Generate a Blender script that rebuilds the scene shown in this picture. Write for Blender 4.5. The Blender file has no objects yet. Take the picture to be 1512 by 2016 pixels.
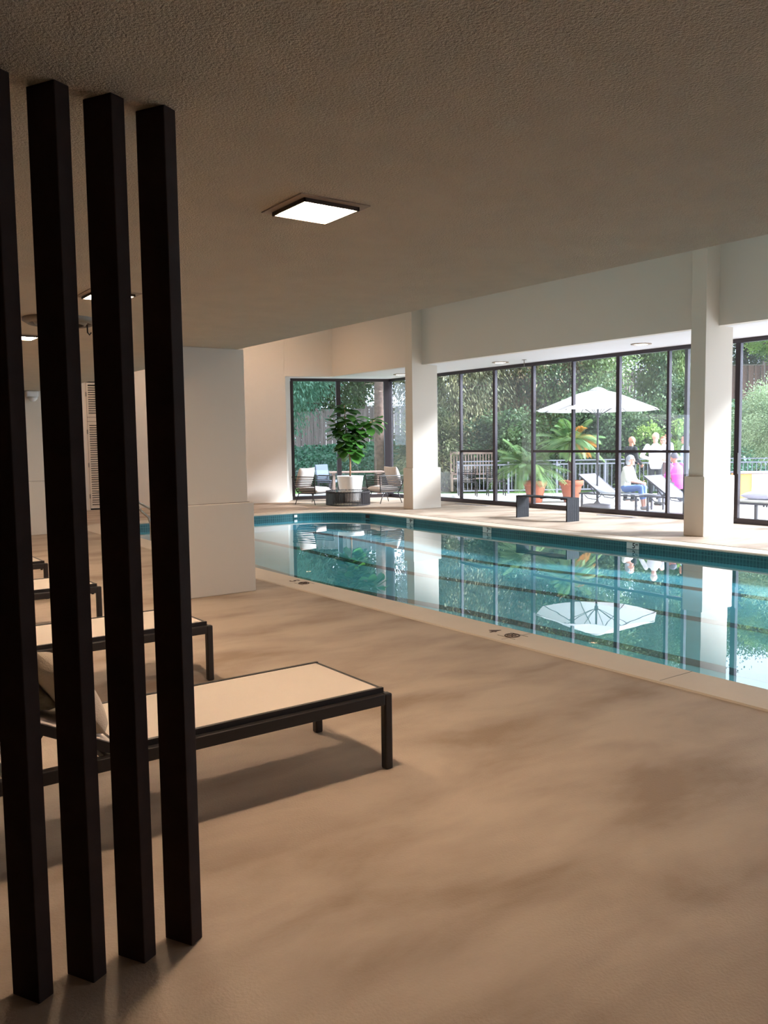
import bpy, bmesh, math, random
import numpy as np
from mathutils import Vector, Matrix
random.seed(7); rng = np.random.default_rng(7)
sc = bpy.context.scene
COL = sc.collection
PI = math.pi
# ------------------------------------------------------------------ camera
cam_d = bpy.data.cameras.new('camera'); cam = bpy.data.objects.new('camera', cam_d); COL.objects.link(cam)
cam_d.sensor_width = 36; cam_d.sensor_fit = 'AUTO'; cam_d.lens = 1657 * 36 / 2016
cam_d.clip_start = 0.05; cam_d.clip_end = 400
_r, _u, _f = Vector((.81034, -.58581, -.01339)), Vector((.05954, .05958, .99645)), Vector((.58293, .80825, -.08316))
cam.matrix_world = Matrix(((_r.x, _u.x, -_f.x, 0), (_r.y, _u.y, -_f.y, 0), (_r.z, _u.z, -_f.z, 1.65), (0, 0, 0, 1)))
sc.camera = cam
# ------------------------------------------------------------------ sky, sun, exposure
SKY = 2.5; SUN = 11.0; LAMP = 120; LAMP_HIGH = 112
sc.view_settings.view_transform = 'Standard'; sc.view_settings.look = 'None'
sc.view_settings.gamma = 1; sc.view_settings.exposure = 0.86; sc.view_settings.use_curve_mapping = False
w = bpy.data.worlds.new('sky'); sc.world = w; w.use_nodes = True
nt = w.node_tree; nt.nodes.clear()
o_ = nt.nodes.new('ShaderNodeOutputWorld'); b_ = nt.nodes.new('ShaderNodeBackground')
b_.inputs[0].default_value = (.68, .79, 1, 1); b_.inputs[1].default_value = SKY
nt.links.new(b_.outputs[0], o_.inputs[0])
sd = bpy.data.lights.new('sun', 'SUN'); sd.energy = SUN; sd.angle = math.radians(18); sd.color = (.84, .89, 1)
so = bpy.data.objects.new('sun', sd); COL.objects.link(so)
so.rotation_euler = Vector((.62, -.62, .50)).to_track_quat('Z', 'Y').to_euler()

# ------------------------------------------------------------------ materials
def srgb(h):
    v = [int(h[i:i+2], 16) / 255 for i in (0, 2, 4)]
    return tuple(x / 12.92 if x <= .04045 else ((x + .055) / 1.055) ** 2.4 for x in v) + (1,)
def mat(name, c, rough=.6, metal=0, noise=0, scale=8, bump=0, bscale=60, spec=.5, trans=0, c2=None, detail=4, sheen=0, coords='Object', dist=0, stretch=None):
    m = bpy.data.materials.new(name); m.use_nodes = True; N = m.node_tree.nodes; L = m.node_tree.links
    p = N['Principled BSDF']; p.inputs['Roughness'].default_value = rough; p.inputs['Metallic'].default_value = metal
    p.inputs['Specular IOR Level'].default_value = spec
    if isinstance(c, str): c = srgb(c)
    p.inputs['Base Color'].default_value = c
    tc = N.new('ShaderNodeTexCoord')
    if noise:
        n = N.new('ShaderNodeTexNoise'); n.inputs['Scale'].default_value = scale; n.inputs['Detail'].default_value = detail
        n.inputs['Distortion'].default_value = dist
        if stretch:
            mp = N.new('ShaderNodeMapping'); mp.inputs['Scale'].default_value = stretch; L.new(tc.outputs[coords], mp.inputs[0]); L.new(mp.outputs[0], n.inputs['Vector'])
        else: L.new(tc.outputs[coords], n.inputs['Vector'])
        r = N.new('ShaderNodeValToRGB'); r.color_ramp.elements[0].position = .3; r.color_ramp.elements[1].position = .7
        r.color_ramp.elements[0].color = (srgb(c2) if isinstance(c2, str) else c2) if c2 else tuple(x * (1 - noise) for x in c[:3]) + (1,)
        r.color_ramp.elements[1].color = c
        L.new(n.outputs['Fac'], r.inputs[0]); L.new(r.outputs[0], p.inputs['Base Color'])
    if bump:
        n = N.new('ShaderNodeTexNoise'); n.inputs['Scale'].default_value = bscale; n.inputs['Detail'].default_value = 3
        L.new(tc.outputs[coords], n.inputs['Vector'])
        b = N.new('ShaderNodeBump'); b.inputs['Strength'].default_value = bump; b.inputs['Distance'].default_value = .01
        L.new(n.outputs['Fac'], b.inputs['Height']); L.new(b.outputs[0], p.inputs['Normal'])
    if trans:
        t = N.new('ShaderNodeBsdfTranslucent'); mx = N.new('ShaderNodeMixShader'); mx.inputs[0].default_value = trans
        src = p.inputs['Base Color'].links[0].from_socket if p.inputs['Base Color'].links else None
        if src: L.new(src, t.inputs[0])
        else: t.inputs[0].default_value = c
        L.new(p.outputs[0], mx.inputs[1]); L.new(t.outputs[0], mx.inputs[2]); L.new(mx.outputs[0], N['Material Output'].inputs[0])
    return m
def glossmix(name, tint, ior, rough=0.0, bump=0, bscale=3, boost=1.0, haze=0):
    """clear sheet: tinted see-through with mirror reflection growing at grazing angles"""
    m = bpy.data.materials.new(name); m.use_nodes = True; N = m.node_tree.nodes; L = m.node_tree.links; N.clear()
    out = N.new('ShaderNodeOutputMaterial'); mx = N.new('ShaderNodeMixShader'); t = N.new('ShaderNodeBsdfTransparent'); g = N.new('ShaderNodeBsdfGlossy')
    # Schlick reflectance, the same from both sides of the sheet
    ge = N.new('ShaderNodeNewGeometry'); dp = N.new('ShaderNodeVectorMath'); dp.operation = 'DOT_PRODUCT'; F0 = ((ior - 1) / (ior + 1)) ** 2
    L.new(ge.outputs['Incoming'], dp.inputs[1]); L.new(ge.outputs['Normal'], dp.inputs[0])
    def mth(op, x, y=None, clamp=False):
        q = N.new('ShaderNodeMath'); q.operation = op; q.use_clamp = clamp
        for i, v in enumerate((x, y)):
            if v is None: continue
            if isinstance(v, (int, float)): q.inputs[i].default_value = v
            else: L.new(v, q.inputs[i])
        return q.outputs[0]
    fac = mth('ADD', mth('MULTIPLY', mth('POWER', mth('SUBTRACT', 1, mth('ABSOLUTE', dp.outputs['Value']), True), 5), 1 - F0), F0)
    fac = mth('MULTIPLY', fac, boost, True)
    t.inputs[0].default_value = tint; g.inputs['Roughness'].default_value = rough; g.inputs[0].default_value = (1, 1, 1, 1)
    L.new(fac, mx.inputs[0])
    if haze:  # pale translucent veil mixed into the pane to paint a hazy view
        tl = N.new('ShaderNodeBsdfTranslucent'); tl.inputs[0].default_value = (.9, .93, .92, 1); m2 = N.new('ShaderNodeMixShader'); m2.inputs[0].default_value = haze
        L.new(t.outputs[0], m2.inputs[1]); L.new(tl.outputs[0], m2.inputs[2]); L.new(m2.outputs[0], mx.inputs[1])
    else: L.new(t.outputs[0], mx.inputs[1])
    L.new(g.outputs[0], mx.inputs[2]); L.new(mx.outputs[0], out.inputs[0])
    if bump:
        tc = N.new('ShaderNodeTexCoord'); n = N.new('ShaderNodeTexNoise'); n.inputs['Scale'].default_value = bscale; n.inputs['Detail'].default_value = 1
        L.new(tc.outputs['Object'], n.inputs['Vector']); b = N.new('ShaderNodeBump'); b.inputs['Strength'].default_value = bump; b.inputs['Distance'].default_value = .01
        L.new(n.outputs['Fac'], b.inputs['Height']); L.new(b.outputs[0], g.inputs['Normal']); L.new(b.outputs[0], dp.inputs[0])
    return m
def emit(name, c, s):
    m = bpy.data.materials.new(name); m.use_nodes = True; N = m.node_tree.nodes; N.clear()
    e = N.new('ShaderNodeEmission'); e.inputs[0].default_value = c; e.inputs[1].default_value = s
    o = N.new('ShaderNodeOutputMaterial'); m.node_tree.links.new(e.outputs[0], o.inputs[0]); return m
def brick(name, c1, c2, mortar, bw, bh, ms=.012, rough=.3, offset=0.0):
    m = bpy.data.materials.new(name); m.use_nodes = True; N = m.node_tree.nodes; L = m.node_tree.links
    p = N['Principled BSDF']; p.inputs['Roughness'].default_value = rough
    uv = N.new('ShaderNodeTexCoord'); b = N.new('ShaderNodeTexBrick'); b.offset = offset
    b.inputs['Color1'].default_value = srgb(c1); b.inputs['Color2'].default_value = srgb(c2); b.inputs['Mortar'].default_value = srgb(mortar)
    b.inputs['Scale'].default_value = 1; b.inputs['Mortar Size'].default_value = ms; b.inputs['Brick Width'].default_value = bw; b.inputs['Row Height'].default_value = bh
    L.new(uv.outputs['UV'], b.inputs['Vector']); L.new(b.outputs['Color'], p.inputs['Base Color']); return m

M = {}
def floor_mat():
    m = mat('deck_coating', 'C3AE98', rough=.62, bump=.25, bscale=90)
    N = m.node_tree.nodes; L = m.node_tree.links; p = N['Principled BSDF']; tc = N.new('ShaderNodeTexCoord')
    mp = N.new('ShaderNodeMapping'); mp.inputs['Scale'].default_value = (.8, 1.7, 1); mp.inputs['Rotation'].default_value = (0, 0, .62)
    n = N.new('ShaderNodeTexNoise'); n.inputs['Scale'].default_value = 1.15; n.inputs['Detail'].default_value = 6; n.inputs['Roughness'].default_value = .52; n.inputs['Distortion'].default_value = .25
    L.new(tc.outputs['Object'], mp.inputs[0]); L.new(mp.outputs[0], n.inputs['Vector'])
    r = N.new('ShaderNodeValToRGB'); e = r.color_ramp.elements; e[0].position = .33; e[0].color = srgb('937C67'); e[1].position = .60; e[1].color = srgb('B5A28F')
    k = e.new(.45); k.color = srgb('A69280')
    L.new(n.outputs['Fac'], r.inputs[0]); L.new(r.outputs[0], p.inputs['Base Color']); return m
M['floor'] = floor_mat()
M['coping'] = mat('coping_plaster', 'D6C5B2', rough=.55, noise=.06, scale=3, bump=.1)
M['ceil'] = mat('ceiling_stucco', 'E0D0B9', rough=.95, noise=.06, scale=5, bump=1.0, bscale=130)
M['ceil'].node_tree.nodes['Bump'].inputs['Distance'].default_value = .02
M['walldim'] = mat('wall_taupe', '554A42', rough=.9)
M['wall'] = mat('wall_plaster', 'D8CFC4', rough=.85, bump=.06, bscale=40)
M['colm'] = mat('column_paint', 'D6CCBF', rough=.7, bump=.04, bscale=30)
M['joint'] = mat('column_joint', '9A8F84', rough=.8)
M['soffit'] = mat('soffit_paint', 'E2E0E2', rough=.8)
M['post'] = mat('dark_wood', '3B2E29', rough=.75, noise=.25, scale=12, spec=.12)
M['frame'] = mat('bronze_metal', '4A4447', rough=.3, metal=.75)
M['black'] = mat('black_metal', '211B1A', rough=.45)
M['blackbench'] = mat('bench_slat', '1C1D22', rough=.5)
M['rope'] = mat('table_rope', '2B2526', rough=.7)
M['sling'] = mat('sling_fabric', 'C6B9AC', rough=.8, bump=.15, bscale=300)
M['towel'] = mat('grey_towel', '8C8676', rough=.95, bump=.5, bscale=120)
M['pillow'] = mat('pillow_fabric', 'B5A594', rough=.95, bump=.4, bscale=160)
M['cushion'] = mat('cushion_fabric', 'E6DAD2', rough=.9, noise=.08, scale=9, bump=.3, bscale=25)
M['white'] = mat('white_glaze', 'F0EDEA', rough=.45)
M['glassp'] = glossmix('window_glass', (.96, .98, .97, 1), 1.42, boost=.9, haze=.008)
M['tabglass'] = glossmix('table_glass', (.8, .9, .86, 1), 1.5)
M['water'] = glossmix('pool_water', (.66, .93, .98, 1), 1.333, bump=.04, bscale=2.2, boost=1.15)
M['basin'] = mat('pool_plaster', '86CEDD', rough=.7, noise=.12, scale=1.3)
M['lane'] = mat('lane_tile', '16272E', rough=.5)
M['tile'] = brick('pool_tile', '20525A', '285F65', '4A7F82', .052, .052, ms=.005)
M['marker'] = mat('marker_tile', 'C9D3D0', rough=.4)
M['ink'] = mat('marker_ink', '1D2426', rough=.6)
M['inkbrown'] = mat('coping_ink', '4A3226', rough=.7)
M['chrome'] = mat('steel', 'B8B8BA', rough=.22, metal=.95)
M['trimw'] = mat('light_trim', 'B09C8A', rough=.6)
M['trimd'] = mat('light_edge', '4A3A2E', rough=.6)
M['glow'] = emit('lamp_glass', (1, .76, .54, 1), LAMP)
M['glowhigh'] = emit('lamp_glass_high', (1, .66, .43, 1), LAMP_HIGH)
M['glowsoft'] = emit('soffit_lamp_glass', (1, .92, .8, 1), 6)
M['vent'] = mat('vent_metal', '7E766C', rough=.5)
M['ventdark'] = mat('vent_dark', '2E2925', rough=.7)
M['grille'] = mat('floor_grille', '9C969C', rough=.5)
M['louvre'] = mat('louvre_paint', 'D9C9B8', rough=.6)
M['dark'] = mat('flat_dark', '1A1613', rough=.9)
M['concrete'] = mat('patio_concrete', 'D2CDC8', rough=.8, noise=.1, scale=1.5)
M['lawn'] = mat('lawn_turf', '6F9A3E', rough=.9, noise=.5, scale=.6, bump=1, bscale=40, c2='456B2C')
M['soil'] = mat('soil', '5A4236', rough=.95, noise=.4, scale=6)
M['bank'] = mat('bank_soil', '2F4A34', rough=.95, noise=.5, scale=3)
M['ivy'] = mat('ivy_leaf', '47805A', rough=.5, noise=.5, scale=1.2, trans=.25, c2='2A5540')
M['fence'] = mat('fence_wood', '94857D', rough=.85, noise=.5, scale=2.0, detail=5, stretch=(3.4, 3.4, .18))
M['fencered'] = mat('fence_wood_red', '7C5B4E', rough=.85, noise=.45, scale=2.0, stretch=(3.4, 3.4, .18))
M['bark'] = mat('bark', '80695F', rough=.95, noise=.45, scale=9, bump=1, bscale=25)
M['rail'] = mat('railing_paint', '7C7D86', rough=.5)
M['terra'] = mat('terracotta', 'C06A4A', rough=.75, noise=.12, scale=5)
M['canvas'] = mat('umbrella_canvas', 'F3F2F2', rough=.8, trans=.45)
M['pole'] = mat('umbrella_pole', '4A464A', rough=.4)
M['stone'] = mat('umbrella_base_stone', '8E8A94', rough=.8)
M['slinggrey'] = mat('grey_sling', 'A8A8AE', rough=.8)
M['greymetal'] = mat('grey_metal', '55515A', rough=.45)
M['bluegrey'] = mat('blue_grey_fabric', '5C6574', rough=.9)
M['orange'] = mat('orange_paint', 'E8A05A', rough=.6)
M['lilac'] = mat('lilac_fabric', 'D5D0E6', rough=.9)
M['teak'] = mat('weathered_teak', '9A8073', rough=.8, noise=.3, scale=6)
M['ficus'] = mat('ficus_leaf', '4E8234', rough=.35, noise=.45, scale=3.5, trans=.22, c2='27501F')
M['ficusbark'] = mat('ficus_bark', 'A9805F', rough=.85)
M['palm'] = mat('palm_frond', '86A35C', rough=.5, noise=.4, scale=3, trans=.3, c2='4C7C48')
M['palmdry'] = mat('palm_frond_dry', 'DCA040', rough=.7, noise=.3, scale=5, trans=.35, c2='C8742E')
M['palmbark'] = mat('palm_trunk', '6C5346', rough=.95, noise=.5, scale=25, bump=1, bscale=40)
def leafmat(k, a, b, t=.3, s=.9):
    a, b = srgb(a), srgb(b); M[k] = mat(k, tuple(x * .95 for x in a[:3]) + (1,), rough=.6, noise=.5, scale=s, trans=t, c2=tuple(x * .9 for x in b[:3]) + (1,), detail=6)
leafmat('leaf_olive', '9A9468', '4A5738'); leafmat('leaf_brown', 'A58E66', '4E5536'); leafmat('leaf_green', '93A766', '4A6840')
leafmat('leaf_deep', '647F4A', '344C33'); leafmat('leaf_bright', 'B4CC66', '5E8A46'); leafmat('leaf_pale', 'BCC79A', '7F9A6C'); leafmat('leaf_pine', '8FBBA0', '4A7F68')

# ------------------------------------------------------------------ helpers
def link(o, parent=None):
    COL.objects.link(o)
    if parent is not None: o.parent = parent
    return o
def tag(o, label, cat, group=None, kind=None):
    o['label'] = label; o['category'] = cat
    if group: o['group'] = group
    if kind: o['kind'] = kind
    return o
def thing(name, label, cat, loc=(0, 0, 0), rz=0, group=None, kind=None):
    o = bpy.data.objects.new(name, None); o.empty_display_size = .1; COL.objects.link(o)
    o.location = loc; o.rotation_euler = (0, 0, rz); return tag(o, label, cat, group, kind)
def obj(name, bm, m, parent=None, smooth=False, bevel=0, label=None, loc=None):
    me = bpy.data.meshes.new(name)
    if isinstance(bm, bmesh.types.BMesh):
        bm.to_mesh(me); bm.free()
    else: me = bm
    me.name = name; me.materials.clear(); me.materials.append(m if not isinstance(m, str) else M[m])
    if smooth:
        me.polygons.foreach_set('use_smooth', [True] * len(me.polygons))
    o = bpy.data.objects.new(name, me); link(o, parent)
    if bevel:
        b = o.modifiers.new('edge', 'BEVEL'); b.width = bevel; b.segments = 2; b.limit_method = 'ANGLE'
    if label: o['label'] = label
    if loc: o.location = loc
    return o
def struct(name, bm, m, parent=None, **k):
    o = obj(name, bm, m, parent, **k)
    if parent is None: o['kind'] = 'structure'
    return o
def copy_tree(o, parent=None):
    c = o.copy(); COL.objects.link(c)
    if parent is not None: c.parent = parent
    for ch in list(o.children): copy_tree(ch, c)
    return c
def B(): return bmesh.new()
def box(bm, x0, x1, y0, y1, z0, z1, mtx=None):
    v = [bm.verts.new(mtx @ Vector(p) if mtx else p) for p in [(x0, y0, z0), (x1, y0, z0), (x1, y1, z0), (x0, y1, z0), (x0, y0, z1), (x1, y0, z1), (x1, y1, z1), (x0, y1, z1)]]
    for f in [(3, 2, 1, 0), (4, 5, 6, 7), (0, 1, 5, 4), (1, 2, 6, 5), (2, 3, 7, 6), (3, 0, 4, 7)]: bm.faces.new([v[i] for i in f])
    return bm
def beam(bm, a, b, w, h=None, up=(0, 0, 1)):
    """box section from a to b"""
    a, b = Vector(a), Vector(b); d = b - a; l = d.length; d.normalize(); up = Vector(up)
    s = d.cross(up)
    if s.length < 1e-4: s = d.cross(Vector((1, 0, 0)))
    s.normalize(); u = s.cross(d); h = h or w
    m = Matrix.Translation(a) @ Matrix((s, d, u)).transposed().to_4x4()
    return box(bm, -w / 2, w / 2, 0, l, -h / 2, h / 2, m)
def frame_axes(d):
    d = d.normalized(); s = d.cross(Vector((0, 0, 1)))
    if s.length < 1e-3: s = Vector((1, 0, 0))
    s.normalize(); return s, s.cross(d)
def loft(bm, rings, close=True, cap=True):
    vr = [[bm.verts.new(p) for p in r] for r in rings]; n = len(vr[0])
    for a, b in zip(vr, vr[1:]):
        for i in range(n if close else n - 1): bm.faces.new((a[i], a[(i + 1) % n], b[(i + 1) % n], b[i]))
    if cap and close:
        bm.faces.new(vr[0][::-1]); bm.faces.new(vr[-1])
    return vr
def tube(bm, pts, r, n=8):
    pts = [Vector(p) for p in pts]; rr = r if isinstance(r, (list, tuple)) else [r] * len(pts); rings = []
    for i, p in enumerate(pts):
        d = (pts[min(i + 1, len(pts) - 1)] - pts[max(i - 1, 0)])
        s, u = frame_axes(d)
        if i and s.dot(ps) < 0: s, u = -s, -u
        ps = s
        rings.append([p + (s * math.cos(2 * PI * k / n) + u * math.sin(2 * PI * k / n)) * rr[i] for k in range(n)])
    loft(bm, rings); return bm
def lathe(bm, prof, n=32, c=(0, 0, 0), sx=1, sy=1, cap=True):
    rings = [[Vector((c[0] + r * sx * math.cos(2 * PI * k / n), c[1] + r * sy * math.sin(2 * PI * k / n), c[2] + z)) for k in range(n)] for r, z in prof]
    loft(bm, rings, cap=cap); return bm
def ball(bm, c, rx, ry=None, rz=None, seg=16, rot=None):
    ry = ry or rx; rz = rz or rx; rr = []
    for j in range(1, seg // 2):
        t = PI * j / (seg // 2)
        rr.append([(rx * math.sin(t) * math.cos(2 * PI * k / seg), ry * math.sin(t) * math.sin(2 * PI * k / seg), -rz * math.cos(t)) for k in range(seg)])
    c = Vector(c); f = lambda p: c + (rot @ Vector(p) if rot else Vector(p))
    vr = loft(bm, [[f(p) for p in r] for r in rr], cap=False)
    b = bm.verts.new(f((0, 0, -rz))); t = bm.verts.new(f((0, 0, rz)))
    for i in range(seg):
        bm.faces.new((b, vr[0][(i + 1) % seg], vr[0][i])); bm.faces.new((t, vr[-1][i], vr[-1][(i + 1) % seg]))
    return bm
def capsule(bm, a, b, ra, rb, n=12, flat=1.0, up=(0, 0, 1)):
    a, b = Vector(a), Vector(b); d = (b - a)
    if d.length < 1e-5: return ball(bm, a, ra)
    d.normalize(); s, u = frame_axes(d); rings = []
    for t in (.98, .8, .5, .2): rings.append((a - d * ra * t, ra * math.sqrt(1 - t * t)))
    rings += [(a, ra), (b, rb)]
    for t in (.2, .5, .8, .98): rings.append((b + d * rb * t, rb * math.sqrt(1 - t * t)))
    loft(bm, [[p + s * math.cos(2 * PI * k / n) * r + u * math.sin(2 * PI * k / n) * r * flat for k in range(n)] for p, r in rings]); return bm
def poly_prism(bm, pts, z0, z1):
    a = [bm.verts.new((x, y, z0)) for x, y in pts]; b = [bm.verts.new((x, y, z1)) for x, y in pts]; n = len(pts)
    bm.faces.new(a[::-1]); bm.faces.new(b)
    for i in range(n): bm.faces.new((a[i], a[(i + 1) % n], b[(i + 1) % n], b[i]))
    return bm
def evaluated(o):
    dg = bpy.context.evaluated_depsgraph_get(); me = bpy.data.meshes.new_from_object(o.evaluated_get(dg)); return me
def remeshed(bm, voxel, smooth=4):
    """fuse overlapping solids of one bmesh into a single continuous skin"""
    me = bpy.data.meshes.new('t'); bm.normal_update(); bmesh.ops.recalc_face_normals(bm, faces=bm.faces); bm.to_mesh(me); bm.free()
    o = bpy.data.objects.new('t', me); COL.objects.link(o)
    r = o.modifiers.new('r', 'REMESH'); r.mode = 'VOXEL'; r.voxel_size = voxel; r.use_smooth_shade = True
    s = o.modifiers.new('s', 'SMOOTH'); s.iterations = smooth; s.factor = .5
    bpy.context.view_layer.update(); out = evaluated(o); bpy.data.objects.remove(o); return out
def cloth_box(w_, d_, t, puff=.5, seed=0):
    """cushion: rounded pad with pinched corners, centred at the origin"""
    bm = B(); n = 14; rnd = random.Random(seed); ph = [rnd.uniform(0, 6) for _ in range(4)]
    top, bot = [], []
    for j in range(n + 1):
        for side in (top, bot): side.append([])
        for i in range(n + 1):
            u, v = i / n * 2 - 1, j / n * 2 - 1
            e = max(0, (1 - abs(u) ** 3.2) * (1 - abs(v) ** 3.2)) ** puff
            k = 1 - .05 * (1 - abs(abs(u))) * (abs(v) ** 4); k2 = 1 - .05 * (1 - abs(v)) * (abs(u) ** 4)
            z = t / 2 * e + .006 * math.sin(5 * u + ph[0]) * math.cos(4 * v + ph[1]) * e
            top[-1].append(bm.verts.new((u * w_ / 2 * k2, v * d_ / 2 * k, z + .002))); bot[-1].append(bm.verts.new((u * w_ / 2 * k2, v * d_ / 2 * k, -z - .002)))
    for j in range(n):
        for i in range(n):
            bm.faces.new((top[j][i], top[j][i + 1], top[j + 1][i + 1], top[j + 1][i])); bm.faces.new((bot[j][i], bot[j + 1][i], bot[j + 1][i + 1], bot[j][i + 1]))
    for i in range(n):
        bm.faces.new((bot[0][i], bot[0][i + 1], top[0][i + 1], top[0][i])); bm.faces.new((top[n][i], top[n][i + 1], bot[n][i + 1], bot[n][i]))
        bm.faces.new((top[i][0], top[i + 1][0], bot[i + 1][0], bot[i][0])); bm.faces.new((bot[i][n], bot[i + 1][n], top[i + 1][n], top[i][n]))
    return bm
def xform(bm, m): bmesh.ops.transform(bm, matrix=m, verts=bm.verts); return bm
def leaf_mesh(name, C, D, Nn, l, wd):
    """one diamond leaf per row: centre C, long axis D, across axis from normal Nn"""
    D = D / np.linalg.norm(D, axis=1, keepdims=True); S = np.cross(D, Nn); S /= np.linalg.norm(S, axis=1, keepdims=True) + 1e-9
    l = np.asarray(l).reshape(-1, 1); wd = np.asarray(wd).reshape(-1, 1); Up = np.cross(S, D)
    V = np.stack([C - D * l / 2, C + S * wd / 2 + Up * wd * .15, C + D * l / 2, C - S * wd / 2 + Up * wd * .15], 1).reshape(-1, 3)
    n = len(C); me = bpy.data.meshes.new(name); me.vertices.add(4 * n); me.vertices.foreach_set('co', V.ravel().astype('f'))
    me.loops.add(4 * n); me.loops.foreach_set('vertex_index', np.arange(4 * n)); me.polygons.add(n)
    me.polygons.foreach_set('loop_start', np.arange(n) * 4); me.polygons.foreach_set('loop_total', np.full(n, 4)); me.update(calc_edges=True); return me
def unit(n): v = rng.normal(size=(n, 3)); return v / np.linalg.norm(v, axis=1, keepdims=True)

# ------------------------------------------------------------------ the pool hall: shell
FW = Vector((.585, .811, 0)); RT = Vector((.811, -.585, 0))
def G(u, d, z=0): return (FW * d + RT * u) + Vector((0, 0, z))           # garden frame, turned 36 degrees to the hall
ZL, ZS, ZU = 2.68, 3.5, 5.3                                              # low ceiling, soffit, high ceiling
XE, XF, XW = 4.18, 12.85, 14.93                                          # ceiling edge, fascia, window line
def arc(cx, cy, r, a0, a1, n=10): return [(cx + r * math.cos(a0 + (a1 - a0) * i / n), cy + r * math.sin(a0 + (a1 - a0) * i / n)) for i in range(n + 1)]
def pool_outline(g=0):
    """water line of the pool, grown outward by g"""
    r = 1.5 + g
    near = [(5.22 - g, -4.5), (5.16 - g, 4), (5.10 - g, 9), (5.14 - g, 13), (5.25 - g, 16.6)]
    p = near + arc(5.85, 16.9, .6 + g, PI, PI / 2, 5) + [(7.5, 17.55 + g), (9.6, 17.40 + g)]
    p += arc(9.72, 15.9, 1.5 + g, PI / 2 - .1, 0, 9) + [(11.16 + g, 14), (11.12 + g, 12), (11.14 + g, 10), (11.2 + g, 8), (11.2 + g, 4), (11.2 + g, -4.5)]
    return p
def ring_faces(bm, outer, inner, z=0):
    vo = [bm.verts.new((x, y, z)) for x, y in outer]; vi = [bm.verts.new((x, y, z)) for x, y in inner]
    ed = [bm.edges.new((v[i], v[(i + 1) % len(v)])) for v in (vo, vi) for i in range(len(v))]
    bmesh.ops.triangle_fill(bm, edges=ed, use_beauty=True)
    for f in bm.faces:
        if f.normal.z < 0: f.normal_flip()
bm = B(); ring_faces(bm, [(-4.5, -6), (XW + .1, -6), (XW + .1, 20.4), (12.2, 21.5), (11.7, 20.9), (4, 23.0), (-4.5, 23.0)], pool_outline(.40))
bm.normal_update()
for f in bm.faces:
    if f.normal.z < 0: f.normal_flip()
struct('floor', bm, 'floor')
bm = B(); box(bm, -4.5, XE, -6, 23.0, ZL, ZL + .25); struct('ceiling_low', bm, 'ceil')
bm = B(); box(bm, XE - .25, XE - .002, -6, 23.0, ZL + .26, ZU); struct('wall_upper', bm, 'wall')
bm = B(); box(bm, XE - .3, XF + .3, -6.2, 23.0, ZU, ZU + .2); struct('ceiling_high', bm, 'wall')
bm = B(); poly_prism(bm, [(XF, -6), (XF + .15, -6), (XF + .15, 20.15), (XF + .1, 20.4), (11.65, 20.95), (11.6, 20.72), (XF, 20.2)], ZS, ZU); struct('wall_fascia', bm, 'wall')
bm = B(); poly_prism(bm, [(XF + .16, -6), (XW + .35, -6), (XW + .35, 20.6), (12.2, 21.7), (11.7, 20.97), (XF + .16, 20.45)], ZS, ZS + .12); struct('ceiling_soffit', bm, 'soffit')
bm = B(); poly_prism(bm, [(XW - .05, -6), (XW + .35, -6), (XW + .35, 20.6), (12.2, 21.75), (12.1, 21.4), (XW - .05, 20.3)], ZS + .125, ZU + .2); struct('wall_parapet', bm, 'wall')
bm = B(); box(bm, -4.7, -4.5, -6, 23, 0, ZL + .2); struct('wall_left', bm, 'walldim')
bm = B(); box(bm, -4.7, XW + .2, -6.3, -6.02, 0, ZU + .2); struct('wall_back', bm, 'walldim')
# far wall, slightly turned, with a return beside the end window
bm = B(); poly_prism(bm, [(-4.5, 24.29), (-4.5, 24.04), (6.46, 21.89), (6.46, 22.14)], 0, ZU); poly_prism(bm, [(7.54, 21.9), (7.54, 21.65), (11.62, 20.72), (12.13, 21.35), (12.05, 21.5), (11.6, 20.97)], 0, ZU)
poly_prism(bm, [(6.47, 22.13), (6.47, 21.9), (7.53, 21.66), (7.53, 21.89)], 3.34, ZU)
struct('wall_far', bm, 'wall')
# ---- columns with a thicker wainscot
def column(x0, y0, ztop, n, cap=True):
    bm = B(); box(bm, x0 + .05, x0 + .83, y0 + .05, y0 + .33, 1.0, ztop); o = struct('column', bm, 'colm', bevel=.006)
    bm = B(); box(bm, x0, x0 + .88, y0, y0 + .38, 0.0, 1.0); struct('wainscot', bm, 'colm', o, bevel=.008)
    bm = B(); box(bm, x0 + .035, x0 + .845, y0 + .035, y0 + .345, .992, 1.006); struct('joint', bm, 'joint', o)
    return o
column(12.44, 8.18, ZU, 3); column(12.50, 16.12, ZU, 2); column(12.44, .15, ZU, 3)
column(3.42, 8.44, ZL, 1); column(3.42, 16.5, ZL, 1)
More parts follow.
